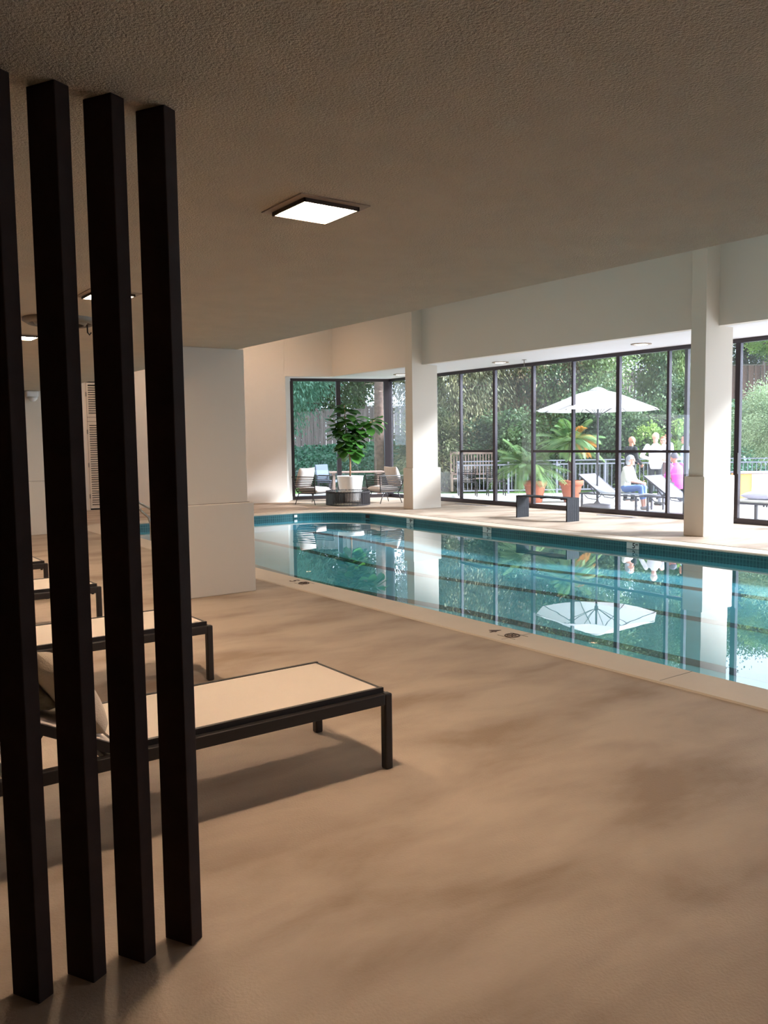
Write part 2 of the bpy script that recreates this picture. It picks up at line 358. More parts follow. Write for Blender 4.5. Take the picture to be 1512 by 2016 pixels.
# ---- window walls
def window(name, a, b, stops, transoms=(), z1=ZS - .06, thick=.07, n0=0):
    """glazed wall from a to b; stops = distances of mullions (d, width, out); transoms = (d0, d1)"""
    a = Vector((a[0], a[1], 0)); b = Vector((b[0], b[1], 0)); L_ = (b - a).length; ang = math.atan2(b.y - a.y, b.x - a.x)
    root = thing(name, 'dark bronze framed glass wall', 'window', a, ang, kind='structure')
    del root['category']; del root['label']
    bm = B(); box(bm, 0, L_, -.06, .06, 0, .10); box(bm, 0, L_, -.05, .05, z1 - .02, z1 + .065); obj('frame', bm, 'frame', root, bevel=.004)
    for d, wd, out in stops:
        bm = B(); box(bm, d - wd / 2, d + wd / 2, -.045 + out, .045 + out, .10, z1 - .02); obj('mullion', bm, 'frame', root, bevel=.004)
    for d0, d1 in transoms:
        bm = B(); box(bm, d0 + .03, d1 - .03, -.03, .03, 1.345, 1.40); obj('transom', bm, 'frame', root)
    ds = sorted(d for d, _, out in stops if out == 0)
    for d0, d1 in zip(ds, ds[1:]):
        bm = B(); box(bm, d0 + .02, d1 - .02, -.003, .003, .10, z1 - .02); obj('pane', bm, 'glassp', root)
    return root
Y0 = 20.32
ys = [20.32, 18.4, 17.12, 15.81, 14.47, 13.21, 11.93, 10.66, 9.12, 7.6, 6.1, 4.6, 3.1, 1.6, .1, -1.4, -2.9, -4.4, -5.96]
wm = {17.12: .045, 15.81: .08, 14.47: .075, 13.21: .05, 11.93: .09, 10.66: .055, 9.12: .10}
st = [(Y0 - y, wm.get(y, .07), 0) for y in ys] + [(Y0 - 10.30, .07, .09)]
wr = window('window_1', (XW, Y0), (XW, -5.98), st, [(Y0 - a_, Y0 - b_) for a_, b_ in ((17.12, 15.81), (14.47, 13.21), (13.21, 11.93), (11.93, 10.66), (10.66, 9.6))])
bm = B(); box(bm, Y0 - 9.08, Y0 - 9.04, -.12, -.07, .95, 1.35); obj('door_pull', bm, 'black', wr)
LA = math.hypot(XW - 12.14, 21.36 - Y0)
window('window_2', (12.14, 21.36), (XW, Y0), [(.03, .09, 0), (LA * .47, .13, 0), (LA - .06, .26, 0)])

# ---- louvred doors in the far wall
da = math.atan2(-.22, 1)
dr = bpy.data.objects.new('door_1', None); COL.objects.link(dr); dr.location = (6.46, 21.97, 0); dr.rotation_euler = (0, 0, da); dr['kind'] = 'structure'
bm = B(); box(bm, 0, .06, -.06, .12, 0, ZL + .65); box(bm, 1.04, 1.1, -.06, .12, 0, ZL + .65); box(bm, .06, 1.04, -.06, .12, ZL + .6, ZL + .65); obj('door_frame', bm, 'louvre', dr)
for k, (z0, z1) in enumerate(((.04, 2.26), (2.38, 3.25))):
    bm = B(); box(bm, .07, .11, -.04, 0, z0, z1); box(bm, .99, 1.03, -.04, 0, z0, z1); box(bm, .11, .99, -.04, 0, z0, z0 + .05); box(bm, .11, .99, -.04, 0, z1 - .05, z1)
    lf = obj('door_leaf', bm, 'louvre', dr)
    bm = B(); z = z0 + .07
    while z < z1 - .06:
        m_ = Matrix.Translation((.11, -.02, z)) @ Matrix.Rotation(.75, 4, 'X'); box(bm, 0, .88, -.026, .026, -.005, .005, m_); z += .058
    obj('louvres', bm, 'louvre', lf)
    for zh in ((.3, 1.1, 1.95) if k == 0 else (2.9,)):
        bm = B(); box(bm, .045, .075, -.075, -.055, zh, zh + .11); obj('hinge', bm, 'vent', lf)
bm = B(); box(bm, .07, 1.03, -.04, .0, 2.27, 2.37); obj('transom_panel', bm, 'louvre', dr)
bm = B(); box(bm, .06, 1.04, .05, .07, 0, ZL + .6); obj('shade_backing', bm, 'dark', dr)  # flat dark sheet painted as the shade behind the louvres
o = obj('wall_switch_box', box(B(), -.04, .04, -.05, 0, 0, .2), 'vent'); o.location = (8.18, 21.50, 1.4); o.rotation_euler = (0, 0, da)
tag(o, 'small grey wall box on the far plaster wall above the handrails', 'wall box')

# ------------------------------------------------------------------ pool
pool = thing('swimming_pool', 'indoor swimming pool with teal water, dark lane lines and pale coping', 'pool')
def skirt(bm, pts, z0, z1, inward=True):
    uvl = bm.loops.layers.uv.verify(); s = 0; n = len(pts)
    for i in range(n - 1):
        a, b = pts[i], pts[i + 1]; l = math.dist(a, b)
        v = [bm.verts.new((a[0], a[1], z0)), bm.verts.new((b[0], b[1], z0)), bm.verts.new((b[0], b[1], z1)), bm.verts.new((a[0], a[1], z1))]
        f = bm.faces.new(v)
        for lp, uv in zip(f.loops, ((s, z0), (s + l, z0), (s + l, z1), (s, z1))): lp[uvl].uv = uv
        s += l
WL = -.14
PO = pool_outline(0)
bm = B()
cross = [(0.0, -.032), (-.02, -.02), (-.02, -.008), (0, .004), (.30, .006), (.385, .006), (.392, -.004), (.398, -.004), (.40, .012), (.412, .012), (.42, .0)]
rings = [[(x, y, z) for x, y in pool_outline(g)] for g, z in cross]
for ra, rb in zip(rings, rings[1:]):
    va = [bm.verts.new(p) for p in ra]; vb = [bm.verts.new(p) for p in rb]
    for i in range(len(va) - 1): bm.faces.new((va[i], va[i + 1], vb[i + 1], vb[i]))
bmesh.ops.remove_doubles(bm, verts=bm.verts, dist=.0005); bmesh.ops.recalc_face_normals(bm, faces=bm.faces)
obj('coping', bm, 'coping', pool)
bm = B(); skirt(bm, PO, -.20, -.03); obj('tile_band', bm, 'tile', pool)
prof = [(-4.5, -.34), (2, -.35), (5, -.36), (7.5, -.38), (9, -.43), (10.5, -.47), (12, -.47), (14, -.42), (15.5, -.40), (18.2, -.40)]
def zf(y):
    for (a, za), (b, zb) in zip(prof, prof[1:]):
        if y <= b: return za + (zb - za) * (y - a) / (b - a)
    return prof[-1][1]
bm = B(); skirt(bm, PO, -.6, -.20)
for (a, za), (b, zb) in zip(prof, prof[1:]):
    bm.faces.new([bm.verts.new(p) for p in ((4.9, a, za), (11.5, a, za), (11.5, b, zb), (4.9, b, zb))])
obj('basin', bm, 'basin', pool)
for x0, wd, y1 in ((6.55, .20, 16.9), (8.2, .20, 17.0), (9.9, .20, 16.6)):
    bm = B(); ysn = [-4.4] + [p[0] for p in prof[1:-1]] + [y1]
    for a, b in zip(ysn, ysn[1:]):
        bm.faces.new([bm.verts.new(p) for p in ((x0 - wd / 2, a, zf(a) + .004), (x0 + wd / 2, a, zf(a) + .004), (x0 + wd / 2, b, zf(b) + .004), (x0 - wd / 2, b, zf(b) + .004))])
    obj('lane_line', bm, 'lane', pool)
bm = B(); vs = [bm.verts.new((x, y, WL)) for x, y in pool_outline(-.001)]; f = bm.faces.new(vs); bm.normal_update()
if f.normal.z < 0: f.normal_flip()
obj('water', bm, 'water', pool)
def text(body, size, mtx, m, parent, name, ext=.001):
    cu = bpy.data.curves.new(name, 'FONT'); cu.body = body; cu.size = size; cu.extrude = ext; cu.align_x = 'CENTER'; cu.align_y = 'CENTER'; cu.offset = .002
    o = bpy.data.objects.new(name, cu); COL.objects.link(o); me = evaluated(o); bpy.data.objects.remove(o)
    o = obj(name, me, m, parent); o.matrix_local = mtx; return o
def basis(origin, x, y):
    x = Vector(x).normalized(); y = Vector(y).normalized(); z = x.cross(y); m = Matrix((x, y, z)).transposed().to_4x4(); m.translation = Vector(origin); return m
for y, n_ in ((14.5, '9'), (12.0, '7'), (8.62, '5')):
    xw = np.interp(y, [8, 10, 12, 14], [11.2, 11.14, 11.12, 11.16]) - .004
    bm = B(); box(bm, xw - .006, xw, y - .12, y + .12, -.135, -.03); mk = obj('depth_marker', bm, 'marker', pool, label='pale tile depth marker reading ' + n_ + ' FT')
    text(n_, .12, basis((xw - .008, y - .02, -.083), (0, -1, 0), (0, 0, 1)), 'ink', mk, 'numeral'); text('FT', .045, basis((xw - .008, y - .08, -.065), (0, -1, 0), (0, 0, 1)), 'ink', mk, 'lettering')
bm = B(); box(bm, 11.17, 11.175, 16.0, 16.16, -.12, -.04); xform(bm, Matrix.Translation((-.05, 0, 0))); obj('wall_light', bm, 'dark', pool)
bm = B(); box(bm, 9.9, 9.98, 17.36, 17.37, -.11, -.05); obj('return_fitting', bm, 'white', pool)
for y, n_ in ((5.27, '4'), (8.72, '5')):
    mk = text(n_, .17, basis((4.95, y, .0075), (0, -1, 0), (1, 0, 0)), 'inkbrown', pool, 'depth_numeral')
    bm = B(); c = (4.95, y - .23)
    for r0 in (.062,):
        pts = [(c[0] + r0 * math.cos(t * PI / 12), c[1] + r0 * math.sin(t * PI / 12), .008) for t in range(25)]; tube(bm, pts, .005, 4)
    tube(bm, [(c[0] - .045, c[1] - .045, .008), (c[0] + .045, c[1] + .045, .008)], .005, 4); tube(bm, [(c[0] - .03, c[1] + .035, .008), (c[0], c[1], .008), (c[0] + .03, c[1] - .02, .008)], .004, 4)
    for sx_ in (-.075, .075): box(bm, c[0] + sx_ - .0015, c[0] + sx_ + .0015, c[1] - .11, c[1] + .10, .006, .0075)
    obj('no_diving_symbol', bm, 'inkbrown', pool)
for y in (3.46, 5.0):
    bm = B(); box(bm, 4.79, 5.16, y - .002, y + .002, .006, .0075); obj('coping_joint', bm, 'joint', pool)
# grab rails at the far end, near side
rl = thing('handrail', 'polished steel handrail pair curving down into the pool behind the column', 'handrail', (5.0, 14.1, 0))
for k, dy in enumerate((0, .55)):
    ox = .34 * k; dy = .5 * k
    bm = B(); tube(bm, [(.20 + ox, dy, -.30), (.20 + ox, dy, .05), (.20 + ox, dy, .28), (.17 + ox, dy + .02, .40), (.08 + ox, dy + .07, .50), (.0 + ox * .7, dy + .12, .62), (-.08 + ox * .4, dy + .15, .75), (-.16 + ox * .2, dy + .19, .80), (-.22, dy + .22, .74), (-.24, dy + .23, .6), (-.24, dy + .23, 0)], .022, 12)
    obj('rail', bm, 'chrome', rl, smooth=True)
    bm = B(); lathe(bm, [(.05, 0), (.05, .015), (.025, .02)], 16, (-.24, dy + .23, .001)); obj('escutcheon', bm, 'chrome', rl, smooth=True)

# ------------------------------------------------------------------ slatted screen of posts
for i in range(5):
    x = 1.02 - .16 * (4 - i) ; y = 2.53
    bm = B(); m_ = Matrix.Translation((x, y, 0)) @ Matrix.Rotation(math.radians(28), 4, 'Z'); box(bm, 0, .055, 0, .112, 0, ZL, m_)
    who = ['outermost, cut off by the picture edge', 'second from the cut-off end, half cut at its top', 'middle one of five in the screen', 'last but one before the open deck', 'end post of the screen, beside the open deck'][i]
    o = obj('screen_post', bm, 'post', None, bevel=.003); tag(o, 'tall dark brown square post, ' + who, 'post', 'dark floor to ceiling screen posts')

# ------------------------------------------------------------------ lamps
def square_lamp(loc, label, zc=ZL, glass='glow', group='square recessed lights in the low ceiling', s=.175):
    t = thing('ceiling_light', label, 'ceiling light', (loc[0], loc[1], zc), 0, group); g = .14
    bm = B()
    for x0, x1, y0, y1 in ((-s, s, -s, -g), (-s, s, g, s), (-s, -g, -g, g), (g, s, -g, g)): box(bm, x0, x1, y0, y1, -.006, -.001)
    obj('trim_plate', bm, 'trimw', t)
    bm = B()
    for x0, x1, y0, y1 in ((-g, g, -g, -g + .008), (-g, g, g - .008, g), (-g, -g + .008, -g, g), (g - .008, g, -g, g)): box(bm, x0, x1, y0, y1, -.022, -.006)
    obj('inner_rim', bm, 'trimd', t)
    bm = B(); box(bm, -g + .009, g - .009, -g + .009, g - .009, -.014, -.008); obj('diffuser', bm, glass, t)
    return t
square_lamp((2.0, 3.26), 'square recessed ceiling light over the nearest lounger, biggest in view')
square_lamp((1.92, 5.86), 'square recessed ceiling light between the screen posts, before the round vent')
square_lamp((1.92, 8.45), 'square recessed ceiling light beyond the round ceiling vent')
square_lamp((1.92, 11.1), 'unseen square ceiling light added beyond the column to light the far end'); square_lamp((1.92, 13.7), 'unseen square ceiling light added far beyond the round vent for its light')  # unseen lamps carrying the row on, added for light at the far end
for x, y in ((6.6, 19.6), (9.0, 19.4), (10.4, 19.0), (8.5, 12.5), (8.5, 5.0), (8.5, -1)):
    t = square_lamp((x, y), 'square light in the high ceiling above the pool hall', ZU, 'glowhigh', 'square lights in the high ceiling')
for i, (x, y) in enumerate(((14.13, 14.78), (13.94, 10.61), (14.15, 18.75))):
    t = thing('soffit_light', 'round recessed soffit light ' + ['left of the sprinkler, over the bench end', 'over the glass wall beside the front column', 'half hidden by the rear column'][i], 'ceiling light', (x, y, ZS), 0, 'round recessed lights in the window soffit')
    bm = B(); lathe(bm, [(.13, -.001), (.2, -.001), (.2, -.012), (.13, -.016), (.13, -.001)], 32, cap=False); obj('trim_ring', bm, 'trimw', t, smooth=True)
    bm = B(); lathe(bm, [(.129, -.004), (.129, -.012), (.1, -.016)], 24); obj('lens', bm, 'glowsoft', t)
t = thing('sprinkler', 'small sprinkler head hanging from the white window soffit', 'sprinkler', (14.19, 14.05, ZS))
obj('escutcheon', lathe(B(), [(.055, -.001), (.055, -.008), (.02, -.015)], 20), 'vent', t); obj('stem', tube(B(), [(0, 0, -.01), (0, 0, -.16)], .009), 'vent', t)
obj('deflector', lathe(B(), [(.03, -.165), (.032, -.17), (.01, -.175)], 14), 'vent', t)
t = thing('round_ceiling_vent', 'round concentric air vent on the ceiling behind the screen posts', 'vent', (1.95, 7.17, ZL))
obj('outer_ring', lathe(B(), [(.29, 0), (.29, -.02), (.25, -.045), (.235, -.03), (.235, -.002)], 40, cap=False), 'vent', t, smooth=True)
obj('duct_shade', lathe(B(), [(.236, -.002), (.236, -.006)], 32), 'ventdark', t)  # flat dark disc painting the shade up inside the vent
for r in (.19, .13): obj('cone_ring', lathe(B(), [(r + .03, -.01), (r, -.05), (r - .012, -.05), (r + .015, -.01)], 36, cap=False), 'vent', t, smooth=True)
obj('centre_disc', lathe(B(), [(.05, -.01), (.08, -.05), (.0801, -.055)], 24), 'vent', t)
obj('pull_hook', tube(B(), [(.2, -.05, -.04), (.2, -.05, -.1), (.215, -.05, -.12), (.23, -.05, -.1)], .006, 6), 'ventdark', t)
t = thing('emergency_light', 'white wall lamp high on the far column', 'wall lamp', (3.92, 16.54, 2.53))
obj('housing', box(B(), -.11, .11, -.09, 0, .03, .14), 'white', t, bevel=.02); obj('dome', lathe(B(), [(.09, .03), (.08, -.01), (.045, -.045), (.01, -.055)], 20, (0, -.09, 0), 1, .8), 'white', t, smooth=True)
for i, (x, y0, y1) in enumerate(((14.48, 15.6, 16.8), (14.5, 11.15, 12.1))):
    t = thing('floor_vent', ['long floor vent grille before the glass wall, beside the rear column', 'long floor vent grille before the glass wall, behind the black bench'][i], 'vent', (x, (y0 + y1) / 2, 0), 0, 'floor vents along the window'); h = (y1 - y0) / 2
    bm = B(); box(bm, -.07, -.06, -h, h, .001, .008); box(bm, .06, .07, -h, h, .001, .008); box(bm, -.06, .06, -h, -h + .01, .001, .008); box(bm, -.06, .06, h - .01, h, .001, .008); obj('rim', bm, 'grille', t)
    bm = B()
    for k in range(9): box(bm, -.055 + k * .0125, -.050 + k * .0125, -h + .01, h - .01, .001, .006)
    obj('slats', bm, 'grille', t); obj('duct_shade', box(B(), -.06, .06, -h + .01, h - .01, .0005, .002), 'ventdark', t)  # dark sheet under the slats is painted shade of the opening

# ------------------------------------------------------------------ indoor loungers (axis +x = foot end at the origin)
def make_lounger():
    r = thing('sun_lounger', 'x', 'sun lounger'); Lh, W_ = 2.02, .72
    for n_, (x, y) in (('leg', (-.045, .0)), ('leg', (-.045, W_ - .045)), ('leg', (-Lh, 0)), ('leg', (-Lh, W_ - .045))):
        bm = B(); box(bm, x, x + .045, y, y + .045, 0, .39); obj('leg', bm, 'black', r, bevel=.008)
    bm = B()
    for y in (0, W_ - .045): box(bm, -Lh + .045, -.045, y, y + .045, .335, .39)
    for x in (-Lh, -.045): box(bm, x + .003, x + .042, .045, W_ - .045, .345, .385)
    box(bm, -1.42, -1.38, .045, W_ - .045, .345, .375)
    obj('frame', bm, 'black', r, bevel=.004)
    bm = B(); lathe(bm, [(.012, -.045), (.018, 0)], 10, (-.03, .17, .345)); obj('foot_peg', bm, 'black', r)
    # seat panel with thin dark rim
    bm = B(); box(bm, -1.36, -.05, .055, W_ - .055, .398, .412); obj('seat_panel', bm, 'sling', r)
    bm = B(); box(bm, -1.36, -.03, .035, .055, .39, .416); box(bm, -1.36, -.03, W_ - .055, W_ - .035, .39, .416); box(bm, -.05, -.03, .055, W_ - .055, .39, .412); box(bm, -1.365, -1.34, .055, W_ - .055, .385, .398); obj('seat_rim', bm, 'black', r)
    # raised back
    a = math.radians(27); ca, sa = math.cos(a), math.sin(a); m_ = Matrix.Translation((-1.37, 0, .40)) @ Matrix.Rotation(a, 4, 'Y')
    bm = B(); box(bm, -.66, -.02, .055, W_ - .055, .0, .014, m_); obj('back_panel', bm, 'sling', r)
    bm = B(); box(bm, -.68, 0, .03, .055, -.022, .018, m_); box(bm, -.68, 0, W_ - .055, W_ - .03, -.022, .018, m_); box(bm, -.68, -.66, .055, W_ - .055, -.02, .014, m_); obj('back_frame', bm, 'black', r)
    bm = B()
    for y in (.07, W_ - .07): beam(bm, (-1.37 - .33 * ca, y, .40 + .33 * sa - .02), (-1.37 - .42, y, .36), .022)
    beam(bm, (-1.79, .05, .36), (-1.79, W_ - .05, .36), .02); obj('back_strut', bm, 'black', r)
    return r
l0 = make_lounger(); first = True
lab = ['dark framed sun lounger with pale sling, largest and closest, corner leg over its floor shadow', 'second sun lounger, its corner showing past the end post', 'third sun lounger from the camera, foot leg seen between the middle posts', 'fourth and farthest sun lounger, only a corner seen through the posts']
loungers = []
for i, y in enumerate((3.345, 5.40, 7.55, 9.45)):
    o = l0 if i == 0 else copy_tree(l0); o.location = ((2.45, 2.41, 2.31, 2.33)[i], y, 0); tag(o, lab[i], 'sun lounger', 'sun loungers in a row behind the screen'); loungers.append(o)
t = obj('pillow', xform(cloth_box(.35, .42, .15, .45, 3), Matrix.Identity(4)), 'pillow', None, smooth=True); t.location = (.965, 3.66, .60); t.rotation_euler = (math.radians(4), math.radians(-72), math.radians(-3))
t.rotation_euler = (0, math.radians(60), 0); tag(t, 'beige square pillow leaning on the raised back of the nearest lounger', 'pillow')
t = obj('towel', xform(cloth_box(.40, .34, .10, .5, 5), Matrix.Identity(4)), 'towel', None, smooth=True); t.location = (.72, 3.74, .655); t.rotation_euler = (0, math.radians(27), 0); tag(t, 'grey-green folded towel lying behind the pillow on the raised back', 'towel')

# ------------------------------------------------------------------ armchairs, drum table, planter
def make_armchair():
    r = thing('armchair', '', 'armchair'); W_ = .40            # half width; faces +y
    for sx in (-1, 1):
        for y0, y1 in ((.20, .33), (-.24, -.34)):
            bm = B(); tube(bm, [(sx * .33, y0, .30), (sx * .37, y1, 0)], [.014, .010], 8); obj('leg', bm, 'black', r, smooth=True)
    bm = B()
    for sx in (-1, 1): tube(bm, [(sx * .31, .30, .30), (sx * .31, -.26, .30)], .014)
    tube(bm, [(-.31, .30, .30), (.31, .30, .30)], .014); tube(bm, [(-.31, -.26, .30), (.31, -.26, .30)], .014)
    for k in range(7): tube(bm, [(-.31, .22 - .07 * k, .30), (.31, .22 - .07 * k, .30)], .006, 6)
    obj('seat_frame', bm, 'black', r)
    # sides: curved uprights front and rear with horizontal slats between them
    for sx in (-1, 1):
        fr = [(sx * .31, .30, .30), (sx * .36, .315, .35), (sx * .38, .33, .48), (sx * .40, .35, .74)]
        rr = [(sx * .31, -.26, .30), (sx * .35, -.30, .36), (sx * .37, -.34, .48), (sx * .39, -.42, .74)]
        bm = B(); tube(bm, fr, .014); tube(bm, rr, .014); tube(bm, [fr[-1], rr[-1]], .014)
        P_ = lambda c, z: Vector((np.interp(z, [p[2] for p in c], [p[0] for p in c]), np.interp(z, [p[2] for p in c], [p[1] for p in c]), z))
        for k in range(8):
            z = .355 + k * .047; beam(bm, P_(fr, z), P_(rr, z), .010, .024)
        obj('arm', bm, 'black', r)
    bm = B()
    for k in range(9):
        z = .355 + k * .047; y = np.interp(z, [.30, .36, .48, .74], [-.26, -.30, -.34, -.42]); x = np.interp(z, [.30, .36, .48, .74], [.31, .35, .37, .39]); beam(bm, (-x, y, z), (x, y, z), .010, .024)
    obj('back', bm, 'black', r)
    o = obj('seat_cushion', cloth_box(.66, .64, .17, .32, 1), 'cushion', r, smooth=True); o.location = (0, .03, .385)
    o = obj('back_cushion', cloth_box(.66, .58, .20, .42, 2), 'cushion', r, smooth=True); o.location = (0, -.28, .70); o.rotation_euler = (math.radians(72), 0, 0)
    return r
ch = make_armchair(); ch.location = (11.76, 19.55, 0); ch.rotation_euler = (0, 0, PI + .38); tag(ch, 'black slatted armchair with pale cushions, against the plaster wall end', 'armchair', 'armchairs around the low round table')
c2 = copy_tree(ch); c2.location = (13.38, 18.53, 0); c2.rotation_euler = (0, 0, PI / 2 - .12); tag(c2, 'black slatted armchair with pale cushions, beside the rear white column', 'armchair', 'armchairs around the low round table')
t = thing('round_coffee_table', 'low round drum table of dark vertical slats with glass top', 'coffee table', (12.22, 18.56, 0)); R_ = .575
for z in (.02, .35): obj('hoop', tube(B(), [(R_ * math.cos(a * PI / 24), R_ * math.sin(a * PI / 24), z) for a in range(49)], .014, 6), 'rope', t)
bm = B()
for k in range(90):
    a = 2 * PI * k / 90; d = Vector((math.cos(a), math.sin(a), 0)); beam(bm, d * R_ + Vector((0, 0, .01)), d * R_ + Vector((0, 0, .385)), .019, .020, d)
obj('slats', bm, 'rope', t); obj('table_top', lathe(B(), [(R_ - .02, .356), (R_ - .02, .364)], 48), 'tabglass', t)
obj('tag', box(B(), .285, .292, -.505, -.50, .06, .12), 'white', t)
t = thing('planter_pot', 'large white tapered planter pot behind the drum table', 'pot', (13.22, 19.95, 0))
obj('body', lathe(B(), [(.25, 0), (.27, .02), (.375, .68), (.385, .70), (.365, .70), (.35, .64)], 40), 'white', t, smooth=True); obj('soil', lathe(B(), [(.352, .63), (.352, .645)], 32), 'soil', t)
# fiddle-leaf fig
fig = thing('fiddle_leaf_fig', 'tall fiddle-leaf fig with big glossy leaves growing in the white pot', 'plant', (13.22, 19.95, .63))
brs = [[(0, 0, 0), (.01, 0, .5), (-.03, .02, 1.0), (-.12, .03, 1.5), (-.14, .02, 2.05)], [(-.02, 0, .85), (.14, -.05, 1.1), (.30, -.1, 1.35), (.52, -.2, 1.55), (.66, -.3, 1.62)], [(-.03, 0, .95), (-.2, .1, 1.2), (-.3, .15, 1.5)], [(0, 0, .7), (.1, 0, .95), (.22, -.02, 1.15)]]
bm = B(); tube(bm, [Vector(p) for p in brs[0]], [.026, .024, .02, .016, .01]);
for b in brs[1:]: tube(bm, [Vector(p) for p in b], [.014] * (len(b) - 1) + [.007])
obj('trunk', bm, 'ficusbark', fig, smooth=True)
def big_leaf(bm, base, d, nrm, L_, W_):
    d = d.normalized(); s = d.cross(nrm).normalized(); n_ = s.cross(d); prof_ = [(.0, .06), (.12, .35), (.3, .62), (.5, .72), (.72, 1.0), (.9, .72), (1.0, .1)]; rows = []
    for t_, w_ in prof_:
        c = base + d * (t_ * L_) - n_ * (t_ * t_ * L_ * .35); rows.append([bm.verts.new(c - s * w_ * W_ / 2 + n_ * .10 * W_ * w_), bm.verts.new(c), bm.verts.new(c + s * w_ * W_ / 2 + n_ * .10 * W_ * w_)])
    for a, b in zip(rows, rows[1:]):
        for i in range(2): bm.faces.new((a[i], a[i + 1], b[i + 1], b[i]))
bm = B(); R2 = random.Random(4)
def along(b, t_):
    b = [Vector(p) for p in b]; k = t_ * (len(b) - 1); i = min(int(k), len(b) - 2); return b[i].lerp(b[i + 1], k - i)
for bi, n_, t0 in ((0, 84, .32), (1, 42, .2), (2, 22, .1), (3, 26, .0)):
    for k in range(n_):
        p = along(brs[bi], t0 + (1 - t0) * k / (n_ - 1)); a = k * 2.4 + bi; tilt = R2.uniform(-.5, .55) + (.5 if k > n_ - 4 else 0)
        d = Vector((math.cos(a), math.sin(a), tilt)); big_leaf(bm, p + d.normalized() * R2.uniform(.03, .12), d, Vector((R2.uniform(-.3, .3), R2.uniform(-.3, .3), 1)), R2.uniform(.30, .42), R2.uniform(.24, .33))
obj('leaves', bm, 'ficus', fig, smooth=True)
# black slatted bench
t = thing('bench', 'black slatted bench on the bright deck before the glass wall', 'bench', (12.93, 12.15, 0), math.radians(0)); 
for y in (-.70, .70):
    bm = B(); 
    for k in range(12): box(bm, -.175 + k * .030, -.175 + k * .030 + .020, y - .018, y + .018, 0, .45)
    box(bm, -.175, .175, y - .012, y + .012, .02, .05); box(bm, -.175, .175, y - .012, y + .012, .22, .26); obj('end_panel', bm, 'blackbench', t)
bm = B(); 
for k in range(12): box(bm, -.175 + k * .030, -.175 + k * .030 + .020, -.72, .72, .45, .475)
for y in (-.55, 0, .55): box(bm, -.175, .175, y - .02, y + .02, .435, .45)
obj('seat', bm, 'blackbench', t)

# ------------------------------------------------------------------ patio and garden
bm = B(); poly_prism(bm, [(XW + .11, -8), (26, -8), (24.5, 11), (20.5, 17.3), (16.5, 21.0), (15.2, 24), (12.2, 24), (12.2, 21.6), (XW + .11, 20.5)], -.06, -.012); struct('patio_floor', bm, 'concrete')
bm = B(); box(bm, -60, 60, 25.45, 33.5, -.10, -.07, Matrix((RT, FW, Vector((0, 0, 1)))).transposed().to_4x4())
struct('ground_lawn', bm, 'lawn')
bm = B(); box(bm, -2, 3.5, 28.8, 29.8, -.07, .06, Matrix((RT, FW, Vector((0, 0, 1)))).transposed().to_4x4()); struct('ground_soil_bed', bm, 'soil')
def bank_z(u, d):
    top = np.interp(u, [-12, -4, 2, 9, 20], [1.25, 1.3, 1.6, 2.9, 3.4]); t_ = np.clip((d - 32) / 8.5, 0, 1); return -.08 + (top + .08) * (t_ ** .8)
bm = B(); gu = np.linspace(-60, 60, 61); gd = [31.9, 33, 35, 37, 39, 40.5, 46, 60, 80]
vv = [[bm.verts.new(G(u, d, bank_z(u, d) + .04 * math.sin(u * 2 + d))) for u in gu] for d in gd]
for a, b in zip(vv, vv[1:]):
    for i in range(len(a) - 1): bm.faces.new((a[i], a[i + 1], b[i + 1], b[i]))
struct('ground_bank', bm, 'bank')
n = 36000; uu = rng.uniform(-9, 24, n); dd = 32 + 8.6 * rng.random(n) ** 1.0; zz = np.array([bank_z(a, b) for a, b in zip(uu, dd)]) + rng.uniform(.0, .22, n)
C_ = np.outer(dd, np.array(FW)) + np.outer(uu, np.array(RT)); C_[:, 2] = zz
Dv = unit(n); Dv[:, 2] -= .4; Nv = unit(n) - np.array(FW) * 1.2 + np.array([0, 0, .8])
o = obj('ivy', leaf_mesh('ivy', C_, Dv, Nv, rng.uniform(.10, .2, n), rng.uniform(.09, .16, n)), 'ivy'); tag(o, 'dark green ivy covering the slope below the wooden fence', 'ivy', kind='stuff')
# wooden fence on top of the slope, one run of boards per panel
def fence(name, label, u0, n_, m_):
    t = thing(name, label, 'fence', G(u0, 41, 0), math.atan2(RT.y, RT.x), 'board fences along the slope'); rf = random.Random(int(u0 * 7) + 40)
    for i in range(n_):
        x0 = i * 2.4; z0 = float(bank_z(u0 + x0 + 1.2, 41)) - .05; bm = B()
        for k in range(16): box(bm, x0 + k * .15 - .002, x0 + k * .15 + (.149 if k % 2 else .135), -.012 - .022 * (k % 2), .010 - .02 * (k % 2), z0, z0 + 1.85 + rf.uniform(-.02, .02))
        p = obj('board_panel', bm, m_, t); obj('cap_rail', box(B(), x0, x0 + 2.4, -.03, .03, z0 + 1.86, z0 + 1.9), 'fence', t)
        for zr_ in (.4, 1.5): obj('cross_rail', box(B(), x0, x0 + 2.4, .015, .055, z0 + zr_, z0 + zr_ + .09), 'fence', p)
        obj('post', box(B(), x0 - .05, x0 + .05, -.03, .07, z0 - .3, z0 + 1.95), 'fence', t)
fence('board_fence', 'long weathered grey board fence on the slope behind the conifers and fig plant', -8, 9, 'fence')
fence('board_fence', 'reddish brown board fence on the slope, above the pale small tree', 13.6, 5, 'fencered')
